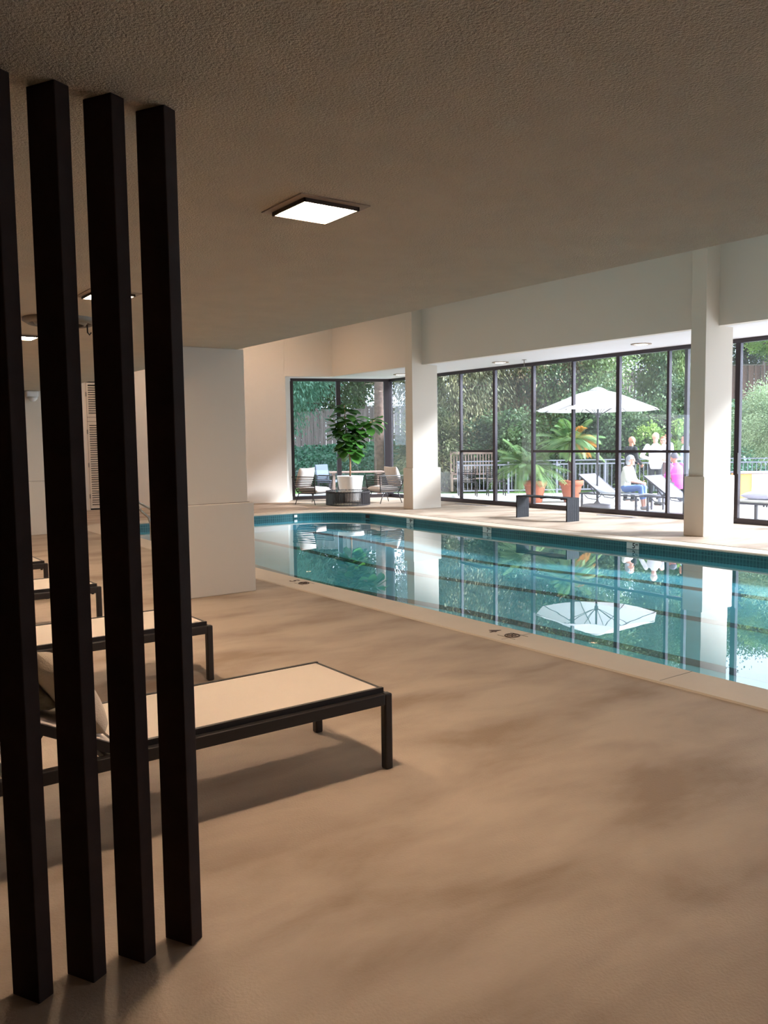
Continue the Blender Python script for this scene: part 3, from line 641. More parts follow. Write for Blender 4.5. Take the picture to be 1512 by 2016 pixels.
# ---- trees
def foliage(name, n, ell, clumps, lsize, feather=0, seed=0, hollow=.55):
    """leaf mass in an ellipsoid (rx, ry, rz) centred on the origin"""
    global rng
    rng = np.random.default_rng(seed); c = unit(clumps) * (hollow + (1 - hollow) * rng.random((clumps, 1))) * np.array(ell); k = rng.integers(0, clumps, n); sp = min(ell) * .24
    out = c / (np.linalg.norm(c, axis=1, keepdims=True) + 1e-6)
    if feather:
        t_ = rng.random(n)[:, None]; br = out[k] + rng.normal(size=(n, 3)) * .35; P_ = c[k] + rng.normal(size=(n, 3)) * sp * .55 + br * sp * t_; P_[:, 2] -= t_[:, 0] ** 2 * sp * feather
        D_ = br + unit(n) * .6; D_[:, 2] -= .5 * feather
    else:
        P_ = c[k] + rng.normal(size=(n, 3)) * sp * .6; D_ = unit(n) + out[k] * .5
    return leaf_mesh(name, P_, D_, unit(n) + np.array([0, 0, .5]), rng.uniform(*lsize[0], n), rng.uniform(*lsize[1], n))
def tree(name, label, u, d, h, r, trunk, crown0, leaf, n, clumps, lsize_, feather=0, seed=0, cat='tree', group='trees and shrubs behind the patio', zb=None, hollow=.55):
    zb = float(bank_z(u, d)) if zb is None else zb
    n = int(n * 2.3); lsize = tuple((a * .62, b * .62) for a, b in lsize_)
    t = thing(name, label, cat, G(u, d, zb - .05), 0, group); rz = (h - crown0) / 2
    bm = B(); rt = random.Random(seed); tube(bm, [(0, 0, 0), (rt.uniform(-.1, .1), 0, h * .3), (rt.uniform(-.2, .2), rt.uniform(-.2, .2), h * .6), (0, 0, h * .93)], [trunk, trunk * .85, trunk * .5, trunk * .12], 10)
    for k in range(9):
        z = crown0 + (h - crown0) * (k + .5) / 10; a = k * 2.4; tube(bm, [(0, 0, z), (math.cos(a) * r * .45, math.sin(a) * r * .45, z + .25), (math.cos(a) * r * .85, math.sin(a) * r * .85, z + .2)], [trunk * .3, trunk * .2, trunk * .06], 6)
    obj('trunk', bm, 'bark', t, smooth=True); o = obj('foliage', foliage(name, n, (r, r, rz), clumps, lsize, feather, seed, hollow), leaf, t); o.location = (0, 0, crown0 + rz)
    return t
SM = ((.16, .34), (.05, .10)); MD = ((.12, .24), (.09, .16)); 
tree('conifer', 'tall brownish feathery conifer beside the rear column', 2.6, 31.0, 11.5, 2.3, .2, .8, 'leaf_olive', 26000, 240, SM, 1.2, 11)
tree('conifer', 'tall tan and olive feathery conifer behind the leftmost palm', 5.2, 32.5, 12, 2.4, .22, 1.0, 'leaf_brown', 27000, 240, SM, 1.2, 12)
tree('tree', 'green leafy tree rising behind the umbrella peak', 7.1, 31.5, 11, 2.0, .2, 1.6, 'leaf_green', 22000, 200, MD, .3, 13)
tree('tree', 'grey-green tree behind the standing people', 11.6, 34.5, 9.0, 1.7, .2, 2.2, 'leaf_green', 22000, 200, SM, .8, 14)
tree('tree', 'dark tree filling the gap behind the umbrella', 9.2, 37.0, 12, 2.6, .25, 3.4, 'leaf_deep', 20000, 200, MD, .2, 15)
tree('shrub', 'dark green dense shrub behind the umbrella pole', 7.6, 28.8, 3.4, 1.7, .07, .1, 'leaf_deep', 14000, 120, MD, 0, 16, 'shrub')
tree('shrub', 'bright yellow-green shrub behind the bald man', 8.7, 27.2, 2.0, .9, .05, .3, 'leaf_bright', 5000, 50, MD, 0, 17, 'shrub')
tree('shrub', 'dark green hedge shrub behind the standing group', 10.3, 29.6, 3.6, 1.8, .07, .1, 'leaf_deep', 15000, 120, MD, 0, 18, 'shrub')
tree('shrub', 'lime green shrub showing beside the front column', 9.6, 27.0, 2.4, .6, .05, .5, 'leaf_bright', 4000, 40, MD, 0, 19, 'shrub')
tree('small_tree', 'pale grey-green rounded small tree beyond the planter', 12.6, 26.5, 3.35, 1.35, .10, 1.1, 'leaf_pale', 19000, 170, ((.08, .16), (.04, .07)), .3, 20)
tree('tree', 'tree with yellow-green leaves above the reddish fence', 18.4, 38.2, 5.2, 2.1, .25, 2.7, 'leaf_bright', 9000, 90, MD, .2, 21)
tree('tree', 'tall dark tree at the edge beyond the planter', 21.8, 43.0, 6.0, 2.8, .3, 2.0, 'leaf_deep', 16000, 170, MD, .1, 22)
tree('tree', 'dark tree behind the reddish fence boards', 15.2, 43.5, 6.6, 2.7, .3, 2.6, 'leaf_deep', 15000, 170, MD, .1, 23)
tree('tree', 'tree crown over the reddish fence seen through the end panes', 19.0, 44.5, 6.2, 2.6, .28, 1.6, 'leaf_deep', 16000, 170, MD, .1, 31)
tree('tree', 'broad dark tree behind the grey fence at the wall end', -3.6, 43.5, 12, 3.2, .3, 1.2, 'leaf_deep', 22000, 220, ((.2, .36), (.14, .24)), .1, 32)
tree('pine', 'blue-green pine with drooping boughs before the grey fence', -3.6, 31.0, 8.5, 1.8, .2, 2.75, 'leaf_pine', 15000, 120, SM, 1.0, 24, hollow=.6)
tree('tree', 'dark tree behind the grey fence left of the pine', -5.4, 45.0, 12.5, 3.2, .3, 2.6, 'leaf_deep', 18000, 180, MD, .1, 25)
tree('tree', 'dark leafy tree behind the fence above the fig plant', -1.2, 45.0, 12.5, 3.2, .3, 2.8, 'leaf_deep', 18000, 180, MD, .1, 26)
tree('tree', 'tree with a thick bare brown trunk beyond the corner glass', -.15, 29.0, 12.5, 2.2, .19, 4.9, 'leaf_green', 14000, 150, MD, .3, 27)
tree('tree', 'dark tree filling the gap beyond the rear column', 3.0, 43.5, 12, 3.2, .3, 2.4, 'leaf_deep', 17000, 180, MD, .1, 28)
tree('shrub', 'dark green shrub at the foot of the conifers', 4.2, 29.0, 2.7, 1.6, .07, .05, 'leaf_deep', 12000, 110, MD, 0, 29, 'shrub')
tree('shrub', 'grey-green brush below the conifers, behind the teak bench', 1.9, 29.3, 2.6, 1.3, .07, .05, 'leaf_olive', 10000, 100, SM, .5, 30, 'shrub')

# ---- railing
def railing(name, label, a, b, h=1.02, post=1.6):
    a, b = Vector(a), Vector(b); L_ = (b - a).length; t = thing(name, label, 'railing', a, math.atan2(b.y - a.y, b.x - a.x), 'grey metal railing runs')
    bm = B(); box(bm, 0, L_, -.05, .05, h - .03, h); box(bm, 0, L_, -.02, .02, h - .15, h - .11); obj('top_rail', bm, 'rail', t); obj('bottom_rail', box(B(), 0, L_, -.02, .02, .08, .12), 'rail', t)
    bm = B(); x = .12
    while x < L_: box(bm, x - .009, x + .009, -.009, .009, .12, h - .15); x += .125
    obj('balusters', bm, 'rail', t)
    x = 0
    while x <= L_ + .01: obj('post', box(B(), x - .03, x + .03, -.03, .03, 0, h - .03), 'rail', t); x += L_ / max(1, round(L_ / post))
railing('railing', 'grey metal railing behind the potted palms', G(2.35, 26.0), G(8.4, 26.2)); railing('railing', 'grey metal railing behind the people and umbrella', G(8.5, 26.2), G(12.0, 25.2)); railing('railing', 'grey railing behind the orange planter', G(12.05, 25.2), G(15.5, 24.0)); railing('railing', 'short grey railing end by the teak bench', G(2.25, 24.6), G(2.3, 25.95))
# teak bench, teak table, outdoor chairs
t = thing('teak_bench', 'weathered wooden garden bench behind the railing, beside the rear column', 'bench', G(2.95, 27.6), math.atan2(RT.y, RT.x))
for x in (-.72, .72):
    bm = B(); box(bm, x - .03, x + .03, .2, .26, 0, 1.3); box(bm, x - .03, x + .03, -.26, -.2, 0, .62); box(bm, x - .035, x + .035, -.28, .22, .60, .63); obj('side_frame', bm, 'teak', t)
bm = B()
for k in range(6): box(bm, -.69, .69, -.24 + k * .08, -.175 + k * .08, .40, .425)
obj('seat', bm, 'teak', t); bm = B(); box(bm, -.69, .69, .2, .25, 1.2, 1.29); box(bm, -.69, .69, .2, .25, .52, .58)
for k in range(14): box(bm, -.64 + k * .096, -.60 + k * .096, .215, .235, .58, 1.2)
obj('back', bm, 'teak', t)
t = thing('slatted_chair', 'dark slatted outdoor chair behind the railing near the lawn', 'chair', G(2.5, 25.0), math.atan2(RT.y, RT.x)); c0 = t
for x in (-.25, .25):
    for y in (-.22, .22): obj('leg', box(B(), x - .015, x + .015, y - .015, y + .015, 0, .82 if y > 0 else .42), 'black', t)
bm = B(); [box(bm, -.25, .25, .205, .225, .45 + k * .06, .48 + k * .06) for k in range(6)]; obj('back', bm, 'black', t); bm = B(); [box(bm, -.25, .25, -.22 + k * .075, -.165 + k * .075, .41, .43) for k in range(6)]; obj('seat', bm, 'black', t)
tag(t, 'dark slatted outdoor chair seen through the leftmost panes', 'chair', 'dark slatted outdoor chairs'); c1 = copy_tree(t); c1.location = G(3.35, 25.1); tag(c1, 'dark slatted outdoor chair right of its twin, before the mulch bed', 'chair', 'dark slatted outdoor chairs')
t = thing('teak_table', 'wooden outdoor table beyond the corner glass, behind the fig pot', 'table', G(-.85, 26.4), math.atan2(RT.y, RT.x) + .12)
obj('table_top', box(B(), -.85, .85, -.4, .4, .70, .74), 'teak', t, bevel=.005)
for x in (-.72, .72):
    for y in (-.3, .3): obj('leg', box(B(), x - .035, x + .035, y - .035, y + .035, 0, .70), 'teak', t)
t = thing('patio_chair', 'grey outdoor chair with pale blue back, before the ivy slope', 'chair', G(-1.75, 27.4), .3)
obj('back_rest', box(B(), -.3, .3, .2, .26,   .42, .98, Matrix.Rotation(-.15, 4, 'X')), 'bluegrey', t, bevel=.02); obj('seat', box(B(), -.3, .3, -.3, .3, .36, .44), 'bluegrey', t, bevel=.02)
for x in (-.27, .27):
    for y in (-.26, .26): obj('leg', box(B(), x - .02, x + .02, y - .02, y + .02, 0, .36), 'greymetal', t)
    obj('arm', box(B(), x - .025, x + .025, -.28, .24, .58, .61), 'greymetal', t)
# ---- potted palms
def pot(px, py, label):
    t = thing('terracotta_pot', label, 'pot', (px, py, -.012), 0, 'terracotta pots on the patio')
    obj('body', lathe(B(), [(.17, 0), (.19, .02), (.27, .42), (.285, .44), (.285, .455)], 32), 'terra', t, smooth=True); obj('rim', lathe(B(), [(.30, .45), (.315, .455), (.325, .56), (.31, .58), (.28, .58), (.27, .52)], 32), 'terra', t, smooth=True); obj('soil', lathe(B(), [(.27, .50), (.27, .53)], 24), 'soil', t)
def frond(V, az, el, L_, droop, lw, wid):
    """arching rachis with drooping leaflets: returns leaf rows"""
    d = Vector((math.cos(az), math.sin(az), 0)); pts = []; n_ = 16
    for i in range(n_ + 1):
        t_ = i / n_; pts.append(d * (L_ * (t_ * math.cos(el) * (1 - .12 * droop * t_))) + Vector((0, 0, L_ * (t_ * math.sin(el) - droop * t_ * t_ * .75))))
    for i in range(1, n_):
        for sub in (0, .5):
            p = pts[i].lerp(pts[i + 1], sub); tg = (pts[i + 1] - pts[i - 1]).normalized(); s = tg.cross(Vector((0, 0, 1))).normalized(); ll = lw * math.sin(PI * min(1, .12 + i / n_ * .85)) ** .6
            for sg in (-1, 1):
                dd_ = (s * sg * .9 + tg * .55 + Vector((0, 0, -.28 - .3 * droop))).normalized(); V.append((p + dd_ * ll / 2, dd_, s.cross(tg) + Vector((0, 0, .3)), ll, wid))
    return pts
def palm(x, y, label, trunk_h, n_, L_, dry, seed, lean=(0, 0)):
    t = thing('potted_palm', label, 'palm', (x, y, .5), 0, 'palms in terracotta pots'); R3 = random.Random(seed); V, D_, st_, sd_ = [], [], B(), B(); top = Vector((lean[0], lean[1], trunk_h))
    tube(B(), [(0, 0, 0), (0, 0, 1)], .1).free()
    bm = B(); tube(bm, [(0, 0, 0), (lean[0] * .4, lean[1] * .4, trunk_h * .5), top], [.075, .085, .07], 10); obj('trunk', bm, 'palmbark', t)
    for k in range(n_):
        az = k * 2.399; e = R3.uniform(.1, 1.25) if k % 3 else R3.uniform(-.2, .5); V0 = []; pts = frond(V0, az, e, L_ * R3.uniform(.8, 1.1), R3.uniform(.45, .9), .26, .022); dr_ = k in dry
        (D_ if dr_ else V).extend([(p + top, a, b, l, w_) for p, a, b, l, w_ in V0]); tube(sd_ if dr_ else st_, [p + top for p in pts], [.010] * 9 + [.005] * 8, 5)
    for nm, VV, ss, m_ in (('fronds', V, st_, 'palm'), ('dry_fronds', D_, sd_, 'palmdry')):
        if not VV: ss.free(); continue
        me = leaf_mesh(nm, np.array([v[0] for v in VV]), np.array([v[1] for v in VV]), np.array([v[2] for v in VV]), [v[3] for v in VV], [v[4] for v in VV]); ss.from_mesh(me); obj(nm, ss, m_, t)
pot(16.28, 15.72, 'terracotta pot holding the low green palm'); palm(16.28, 15.72, 'low spreading green palm in the terracotta pot behind the black bench', .45, 42, 1.3, (), 3, (-.16, .12))
pot(17.05, 15.15, 'terracotta pot holding the taller palm, beside the grey lounger'); palm(17.05, 15.15, 'taller palm with yellow and orange dry fronds under the umbrella', 1.1, 40, 1.12, (2, 8, 13, 21, 26, 31), 8)
# ---- umbrella
t = thing('patio_umbrella', 'large white patio umbrella open over the outdoor loungers', 'umbrella', (16.12, 13.50, 0)); NR = 8; RU = 1.50; zr, zt = 2.34, 2.86
prof_ = [(0.0, zt), (.12, zt - .035), (.5, 2.73), (1.0, 2.53), (1.5, zr)]
bm = B()
for s in range(NR):
    a0, a1 = 2 * PI * s / NR + .2, 2 * PI * (s + 1) / NR + .2; rows = []
    for rr_, z in prof_:
        row = []
        for k in range(7):
            f = k / 6; p0 = Vector((math.cos(a0) * rr_, math.sin(a0) * rr_, z)); p1 = Vector((math.cos(a1) * rr_, math.sin(a1) * rr_, z)); p = p0.lerp(p1, f); p.z -= .02 * rr_ / RU * math.sin(PI * f); row.append(bm.verts.new(p))
        rows.append(row)
    for a, b in zip(rows, rows[1:]):
        for i in range(6): bm.faces.new((a[i], b[i], b[i + 1], a[i + 1]))
bmesh.ops.remove_doubles(bm, verts=bm.verts, dist=.001); o = obj('canopy', bm, 'canvas', t); o.modifiers.new('thick', 'SOLIDIFY').thickness = .004
obj('vent_cap', lathe(B(), [(.22, zt - .055), (.12, zt + .0), (.02, zt + .03)], 16), 'canvas', t, smooth=True)
obj('pole', tube(B(), [(0, 0, .05), (0, 0, 2.8)], .024, 12), 'pole', t, smooth=True); obj('crank_box', lathe(B(), [(.035, 1.14), (.045, 1.18), (.045, 1.30), (.035, 1.36)], 12), 'pole', t); obj('runner', lathe(B(), [(.045, 2.16), (.045, 2.26)], 12), 'pole', t)
for k in range(NR):
    a = 2 * PI * k / NR + .2; d = Vector((math.cos(a), math.sin(a), 0)); bm = B(); tube(bm, [d * .03 + Vector((0, 0, zt - .06)), d * .5 + Vector((0, 0, 2.705)), d * 1.48 + Vector((0, 0, zr - .015))], .009, 6); rb = obj('rib', bm, 'pole', t)
    bm = B(); tube(bm, [d * .04 + Vector((0, 0, 2.21)), d * .75 + Vector((0, 0, 2.60))], .008, 6); obj('strut', bm, 'pole', rb)
obj('base', lathe(B(), [(.34, -.012), (.36, .02), (.33, .07), (.08, .09), (.04, .14)], 32), 'stone', t, smooth=True)
# ---- outdoor loungers: axis y, head at +y, foot toward -y
def out_lounger():
    r = thing('outdoor_lounger', '', 'sun lounger'); W_ = .62; Ls = 1.2
    for x in (0.02, W_ - .02):
        for y in (.55, -1.05): obj('leg', box(B(), x - .02, x + .02, y - .02, y + .02, -.012, .32), 'greymetal', r)
    bm = B()
    for x in (.0, W_): box(bm, x - .015, x + .015, -1.15, .62, .31, .345)
    for y in (.6, -1.15): box(bm, 0, W_, y - .015, y + .015, .31, .345)
    obj('frame', bm, 'greymetal', r)
    obj('seat_sling', box(B(), .02, W_ - .02, -1.14, -.02, .35, .358), 'slinggrey', r)
    m_ = Matrix.Translation((0, -.02, .355)) @ Matrix.Rotation(math.radians(33), 4, 'X')
    obj('back_sling', box(B(), .02, W_ - .02, 0, .78, .0, .008, m_), 'slinggrey', r)
    bm = B(); box(bm, -.012, .014, 0, .80, -.02, .014, m_); box(bm, W_ - .014, W_ + .012, 0, .80, -.02, .014, m_); box(bm, .014, W_ - .014, .78, .80, -.012, .012, m_); box(bm, .014, W_ - .014, .62, .64, -.028, -.008, m_); obj('back_frame', bm, 'greymetal', r)
    bm = B()
    for x in (.03, W_ - .03): beam(bm, (x, .40, .60), (x, .15, .33), .02)
    tube(bm, [(.0, .45, .30), (0, .35, .22), (0, .1, .20), (0, -.05, .30)], .012, 6); tube(bm, [(W_, .45, .30), (W_, .35, .22), (W_, .1, .20), (W_, -.05, .30)], .012, 6); obj('back_strut', bm, 'greymetal', r)
    return r
ol = out_lounger(); ol.location = (15.93, 13.28, 0); tag(ol, 'grey sling outdoor lounger with raised back, beside the umbrella base', 'sun lounger', 'grey loungers on the patio')
o2 = copy_tree(ol); o2.location = (16.05, 11.45, 0); tag(o2, 'grey sling outdoor lounger with raised back, before the magenta shirt', 'sun lounger', 'grey loungers on the patio')
t = thing('daybed', 'low dark framed outdoor daybed seen right of the front column', 'daybed', (15.35, 8.95, -.012))
for x in (0, .62):
    for y in (0, -1.9): obj('leg', box(B(), x, x + .05, y, y + .05, 0, .34), 'greymetal', t)
bm = B(); box(bm, 0, .67, -1.9, .55, .34, .375); [box(bm, .01, .03, -.15 - k * .06, -.12 - k * .06, .31, .34) for k in range(12)]; obj('frame', bm, 'greymetal', t); obj('mattress', box(B(), .01, .66, -1.88, .52, .376, .43), 'white', t, bevel=.02)
o = obj('lilac_pillow', cloth_box(.55, .8, .16, .5, 9), 'lilac', None, smooth=True); o.location = (15.75, 9.0, .495); o.rotation_euler = (0, 0, .1); tag(o, 'lilac-white pillow lying on the dark outdoor daybed', 'pillow')
t = thing('orange_planter', 'orange sided rectangular patio planter in front of the grey railing', 'planter', G(9.0, 21.2, -.012), math.atan2(RT.y, RT.x))
obj('box', box(B(), 0, 1.9, 0, .6, 0, .74), 'orange', t, bevel=.01); obj('rim', box(B(), -.03, 1.93, -.03, .63, .74, .78), 'stone', t, bevel=.005); obj('panel', box(B(), .28, 1.88, -.012, 0, .06, .73), 'white', t, label='white front panel')

# ------------------------------------------------------------------ people
SK = {'fair': mat('skin_fair', 'E0AC92', rough=.55), 'tan': mat('skin_tan', 'C08468', rough=.55), 'pink': mat('skin_pink', 'E3A793', rough=.5)}
def cm(k, c, r=.85): M[k] = mat(k, c, rough=r, bump=.3, bscale=30); return k
cm('cl_white', 'ECEAEC'); cm('cl_cream', 'F0F2E8'); cm('cl_black', '17181C'); cm('cl_navy', '1C1E2A'); cm('cl_jean', '7390CC'); cm('cl_pink', 'E052B8'); cm('cl_brown', '6A5250'); cm('cl_grey', '8E8E96'); cm('cl_blue', 'BBD2EE'); cm('shoe', '2A2A30', .5); cm('shoe_w', 'B8B8C4', .6)
cm('hair_white', 'B9BCC6'); cm('hair_dark', '1E1A1E'); cm('hair_auburn', 'A86F4E'); cm('hair_grey', '6A6670'); cm('hair_blond', 'D9B79A')
def person(label, loc, rz, J, skin, hair, top, sleeve, bottom, kind='trousers', shoe='shoe', head_yaw=0, head_pitch=0, female=False, hold=None):
    """J: joints in metres, local frame +y forward, +x to the person's right"""
    r = thing('person', label, 'person', loc, rz); V = {k: Vector(v) for k, v in J.items()}; hd = V['head']
    Hm = Matrix.Translation(hd) @ Matrix.Rotation(head_yaw, 4, 'Z') @ Matrix.Rotation(head_pitch, 4, 'X'); R3 = Hm.to_3x3(); H_ = lambda x, y, z: Hm @ Vector((x, y, z))
    sw = .17 if female else .195
    def torso(bm, g):
        pe, ch_, nk = V['pelvis'], V['chest'], V['neck']; ax = (ch_ - pe).normalized(); sd = (V['shR'] - V['shL']).normalized(); hs = (V['hipR'] - V['hipL']).normalized()
        secs = [(pe - ax * .10, .145, .105, hs), (pe, .165, .12, hs), (pe.lerp(ch_, .38), .135 if female else .148, .10, hs), (pe.lerp(ch_, .75), .155, .112, sd), (ch_, .172 if not female else .155, .115, sd), (ch_ + (nk - ch_) * .45, .155, .095, sd), (ch_ + (nk - ch_) * .8, .085, .07, sd), (nk, .055, .055, sd)]
        rings = []
        for c, a, b, s_ in secs:
            fwd = Vector((0, 0, 1)).cross(s_) if abs(ax.z) > .5 else s_.cross(ax); fwd = ax.cross(s_).normalized(); rings.append([c + s_ * math.cos(2 * PI * k / 20) * (a + g) + fwd * math.sin(2 * PI * k / 20) * (b + g) for k in range(20)])
        loft(bm, rings)
    def limb(bm, a, b, ra, rb, g=0): capsule(bm, V[a], V[b], ra + g, rb + g)
    bm = B(); torso(bm, -.006)
    for s in 'LR':
        limb(bm, 'sh' + s, 'el' + s, .048, .037); limb(bm, 'el' + s, 'wr' + s, .038, .024); limb(bm, 'hip' + s, 'kn' + s, .082, .052); limb(bm, 'kn' + s, 'an' + s, .052, .034)
        f_ = (V['toe' + s] - V['an' + s]); f_.z = 0; f_.normalize(); capsule(bm, V['an' + s] + Vector((0, 0, -.045)), V['an' + s] + f_ * .14 + Vector((0, 0, -.055)), .036, .028)
        # hand: palm, four fingers with a bend, thumb from the side of the palm
        wd_ = (V['wr' + s] - V['el' + s]).normalized(); sg = 1 if s == 'R' else -1; ref = Vector((-sg, 0, 0)); pn = (ref - wd_ * ref.dot(wd_))
        pn = pn.normalized() if pn.length > .1 else Vector((0, 0, -1)); ac = wd_.cross(pn).normalized(); p0 = V['wr' + s] + wd_ * .02
        capsule(bm, p0, p0 + wd_ * .06, .030, .034, flat=.55)
        for k, fl in enumerate((.068, .078, .072, .056)):
            b0 = p0 + wd_ * .075 + ac * (k - 1.5) * .019; m1 = b0 + (wd_ + pn * .25).normalized() * fl * .5; e1 = m1 + (wd_ + pn * .9).normalized() * fl * .5; capsule(bm, b0, m1, .0098, .009, 8); capsule(bm, m1, e1, .009, .0078, 8)
        b0 = p0 + wd_ * .02 + ac * .03 * (-1); m1 = b0 + (wd_ * .6 - ac * .9 + pn * .3).normalized() * .035; e1 = m1 + (wd_ - ac * .3 + pn * .4).normalized() * .03; capsule(bm, b0, m1, .012, .0105, 8); capsule(bm, m1, e1, .0105, .009, 8)
    capsule(bm, V['neck'] - Vector((0, 0, .03)), hd - R3 @ Vector((0, .02, .06)), .056, .052)
    ball(bm, hd + R3 @ Vector((0, -.005, .02)), .076, .095, .10, 20, R3); ball(bm, H_(0, .03, -.055), .052, .055, .062, 16, R3)   # skull, jaw
    capsule(bm, H_(0, .086, .012), H_(0, .098, -.016), .008, .012, 8); ball(bm, H_(0, .074, -.052), .026, .016, .013, 12, R3); ball(bm, H_(0, .075, -.088), .022, .02, .018, 12, R3)
    for sg in (-1, 1): ball(bm, H_(sg * .076, -.005, -.005), .012, .022, .032, 12, R3); ball(bm, H_(sg * .03, .082, .032), .024, .012, .008, 10, R3)
    obj('body', remeshed(bm, .0068, 3), skin, r, smooth=True)
    bm = B(); [ball(bm, H_(sg * .031, .086, .012), .013, .010, .008, 10, R3) for sg in (-1, 1)]; obj('eyes', bm, 'cl_navy', r, smooth=True)
    bm = B(); ball(bm, H_(0, .088, -.052), .020, .005, .005, 10, R3); obj('lips', bm, mat('lip', 'B0605A', rough=.5), r, smooth=True)
    # clothes
    bm = B(); torso(bm, .016)
    for s in 'LR':
        limb(bm, 'sh' + s, 'el' + s, .052, .043, .014); 
        if sleeve == 'long': capsule(bm, V['el' + s], V['el' + s].lerp(V['wr' + s], .92), .053, .040)
        elif sleeve == 'half': capsule(bm, V['el' + s], V['el' + s].lerp(V['wr' + s], .15), .055, .05)
    obj('shirt', remeshed(bm, .013, 4), top, r, smooth=True)
    bm = B()
    if kind == 'skirt':
        k_ = (V['knL'] + V['knR']) / 2; p_ = V['pelvis']
        loft(bm, [[c + Vector((math.cos(2 * PI * k / 24) * a, math.sin(2 * PI * k / 24) * b, 0)) for k in range(24)] for c, a, b in ((p_ + Vector((0, 0, .10)), .15, .12), (p_, .19, .15), (p_.lerp(k_, .6), .20, .17), (k_ - Vector((0, 0, .05)), .21, .18))])
    else:
        p_ = V['pelvis']; capsule(bm, V['hipL'] + Vector((0, 0, .03)), V['hipR'] + Vector((0, 0, .03)), .098, .098)
        end = .97 if kind == 'trousers' else .55
        for s in 'LR': limb(bm, 'hip' + s, 'kn' + s, .086, .064, .006); capsule(bm, V['kn' + s], V['kn' + s].lerp(V['an' + s], end), .066, .056)
    obj(kind if kind == 'skirt' else 'trousers', remeshed(bm, .013, 4), bottom, r, smooth=True)
    for s in 'LR':
        f_ = (V['toe' + s] - V['an' + s]); f_.z = 0; f_.normalize(); a_ = V['an' + s]; bm = B(); z_ = a_.z - .075 + .04
        capsule(bm, Vector((a_.x, a_.y, z_)) - f_ * .03, Vector((a_.x, a_.y, z_ - .004)) + f_ * .15, .042, .036, 14); obj('shoe', remeshed(bm, .008, 2), shoe, r, smooth=True)
    if hair:
        hm, style = hair; bm = B(); ball(bm, hd + R3 @ Vector((0, -.016, .036)), .088, .104, .102, 24, R3)
        if style == 'bob': ball(bm, hd + R3 @ Vector((0, -.045, -.03)), .09, .075, .095, 20, R3)
        cut = Hm.inverted(); dl = [v for v in bm.verts if (cut @ v.co).y > .055 and (cut @ v.co).z < .075 or ((cut @ v.co).y > .02 and (cut @ v.co).z < .02) or (style == 'short' and (cut @ v.co).z < -.02) or (style == 'fringe' and (cut @ v.co).z < .0)]
        bmesh.ops.delete(bm, geom=dl, context='VERTS'); o = obj('hair', bm, hm, r, smooth=True); o.modifiers.new('thick', 'SOLIDIFY').thickness = .012
    return r
def stand(H, arms, female=False, lean=0, spread=.0):
    k = H / 1.75; s = .165 if female else .195
    J = {'pelvis': (0, 0, .93), 'hipL': (-.085, 0, .90), 'hipR': (.085, 0, .90), 'knL': (-.10 - spread, .02, .49), 'knR': (.10 + spread, .03, .49), 'anL': (-.11 - spread, -.02, .075), 'anR': (.11 + spread, 0, .075), 'toeL': (-.15 - spread, .2, .03), 'toeR': (.15 + spread, .2, .03),
         'chest': (0, lean * .6, 1.28), 'neck': (0, lean * .9, 1.465), 'head': (0, lean + .02, 1.605), 'shL': (-s, lean * .8, 1.40), 'shR': (s, lean * .8, 1.40)}
    J.update({a: (v[0], v[1] + lean * .7, v[2]) for a, v in arms.items()}); return {a: tuple(x * k for x in v) for a, v in J.items()}
hl = PI * 1.0
def facing(v): return math.atan2(v.y, v.x) - PI / 2
P0 = lambda px, d: G((px - 756) / 1657 * d, d, -.012)
fold = {'elL': (-.27, -.02, 1.13), 'wrL': (-.10, .24, 1.10), 'elR': (.27, -.02, 1.13), 'wrR': (.10, .25, 1.13)}
person('standing person with back turned, white shirt and black trousers, short pale hair', P0(1291, 21.8), facing(FW + RT * .25), stand(1.82, {'elL': (-.33, .0, 1.16), 'wrL': (-.14, .22, 1.08), 'elR': (.30, .05, 1.14), 'wrR': (.12, .26, 1.1)}), SK['pink'], ('hair_blond', 'short'), 'cl_white', 'long', 'cl_black', head_pitch=-.2, head_yaw=-.5)
person('bald standing person in a black suit looking over one shoulder', P0(1240, 22.4), facing(RT + FW * .3), stand(1.74, {'elL': (-.26, .05, 1.14), 'wrL': (-.08, .27, 1.0), 'elR': (.26, .02, 1.14), 'wrR': (.10, .26, .98)}, lean=.05, spread=.05), SK['tan'], None, 'cl_black', 'long', 'cl_black', head_yaw=-.15)
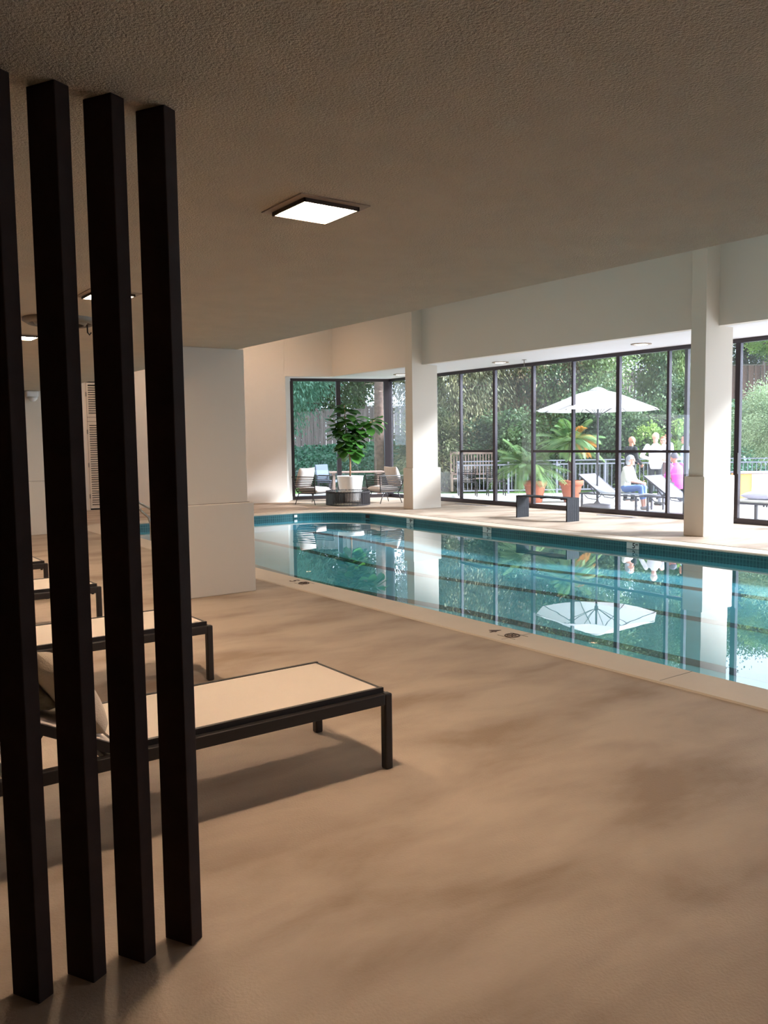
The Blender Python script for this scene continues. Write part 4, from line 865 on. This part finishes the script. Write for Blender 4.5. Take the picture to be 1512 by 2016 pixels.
person('auburn haired standing person in a white top and brown skirt, facing the glass', P0(1306, 22.9), facing(-FW - RT * .35), stand(1.72, fold, True), SK['fair'], ('hair_auburn', 'bob'), 'cl_white', 'half', 'cl_brown', 'skirt', female=True, head_yaw=-.1)
person('dark haired standing person in a pale blue shirt, behind the auburn haired one', P0(1316, 24.0), facing(-RT), stand(1.84, fold), SK['tan'], ('hair_dark', 'short'), 'cl_blue', 'long', 'cl_navy')
person('standing person in a light shirt half hidden by the front column', P0(1350, 22.2), facing(-RT + FW * .3), stand(1.76, fold), SK['tan'], ('hair_dark', 'short'), 'cl_blue', 'long', 'cl_navy')
def sit(H, lean, arms, female=False, seat=.38):
    k = H / 1.75; s = .165 if female else .195; z = seat + .10
    J = {'pelvis': (0, 0, z), 'hipL': (-.09, .02, z - .01), 'hipR': (.09, .02, z - .01), 'knL': (-.12, .43, z + .03), 'knR': (.12, .43, z + .03), 'anL': (-.12, .46, .075), 'anR': (.13, .50, .075), 'toeL': (-.13, .66, .03), 'toeR': (.16, .70, .03),
         'chest': (0, lean * .65, z + .36), 'neck': (0, lean, z + .53), 'head': (0, lean + .05, z + .66), 'shL': (-s, lean * .85, z + .47), 'shR': (s, lean * .85, z + .47)}
    J.update({a: (v[0], v[1], v[2] + z) for a, v in arms.items()}); return {a: tuple(x for x in v) for a, v in J.items()}
person('white haired seated person in a white shirt and blue jeans on the lounger end', (16.36, 12.88, -.012), facing(RT - FW * .75), sit(1.7, .10, {'elL': (-.25, .16, .20), 'wrL': (-.12, .38, .14), 'elR': (.25, .16, .20), 'wrR': (.10, .40, .14)}), SK['pink'], ('hair_white', 'bob'), 'cl_cream', 'half', 'cl_jean', 'capris', 'shoe_w')
person('seated person in a magenta shirt with dark grey hair, back to the glass', G(7.15, 20.4, -.012), facing(FW * .9 - RT * .5), sit(1.75, .10, {'elL': (-.26, .14, .22), 'wrL': (-.10, .36, .15), 'elR': (.26, .14, .22), 'wrR': (.12, .36, .15)}, seat=.42), SK['tan'], ('hair_grey', 'short'), 'cl_pink', 'half', 'cl_grey')
bpy.context.view_layer.update()
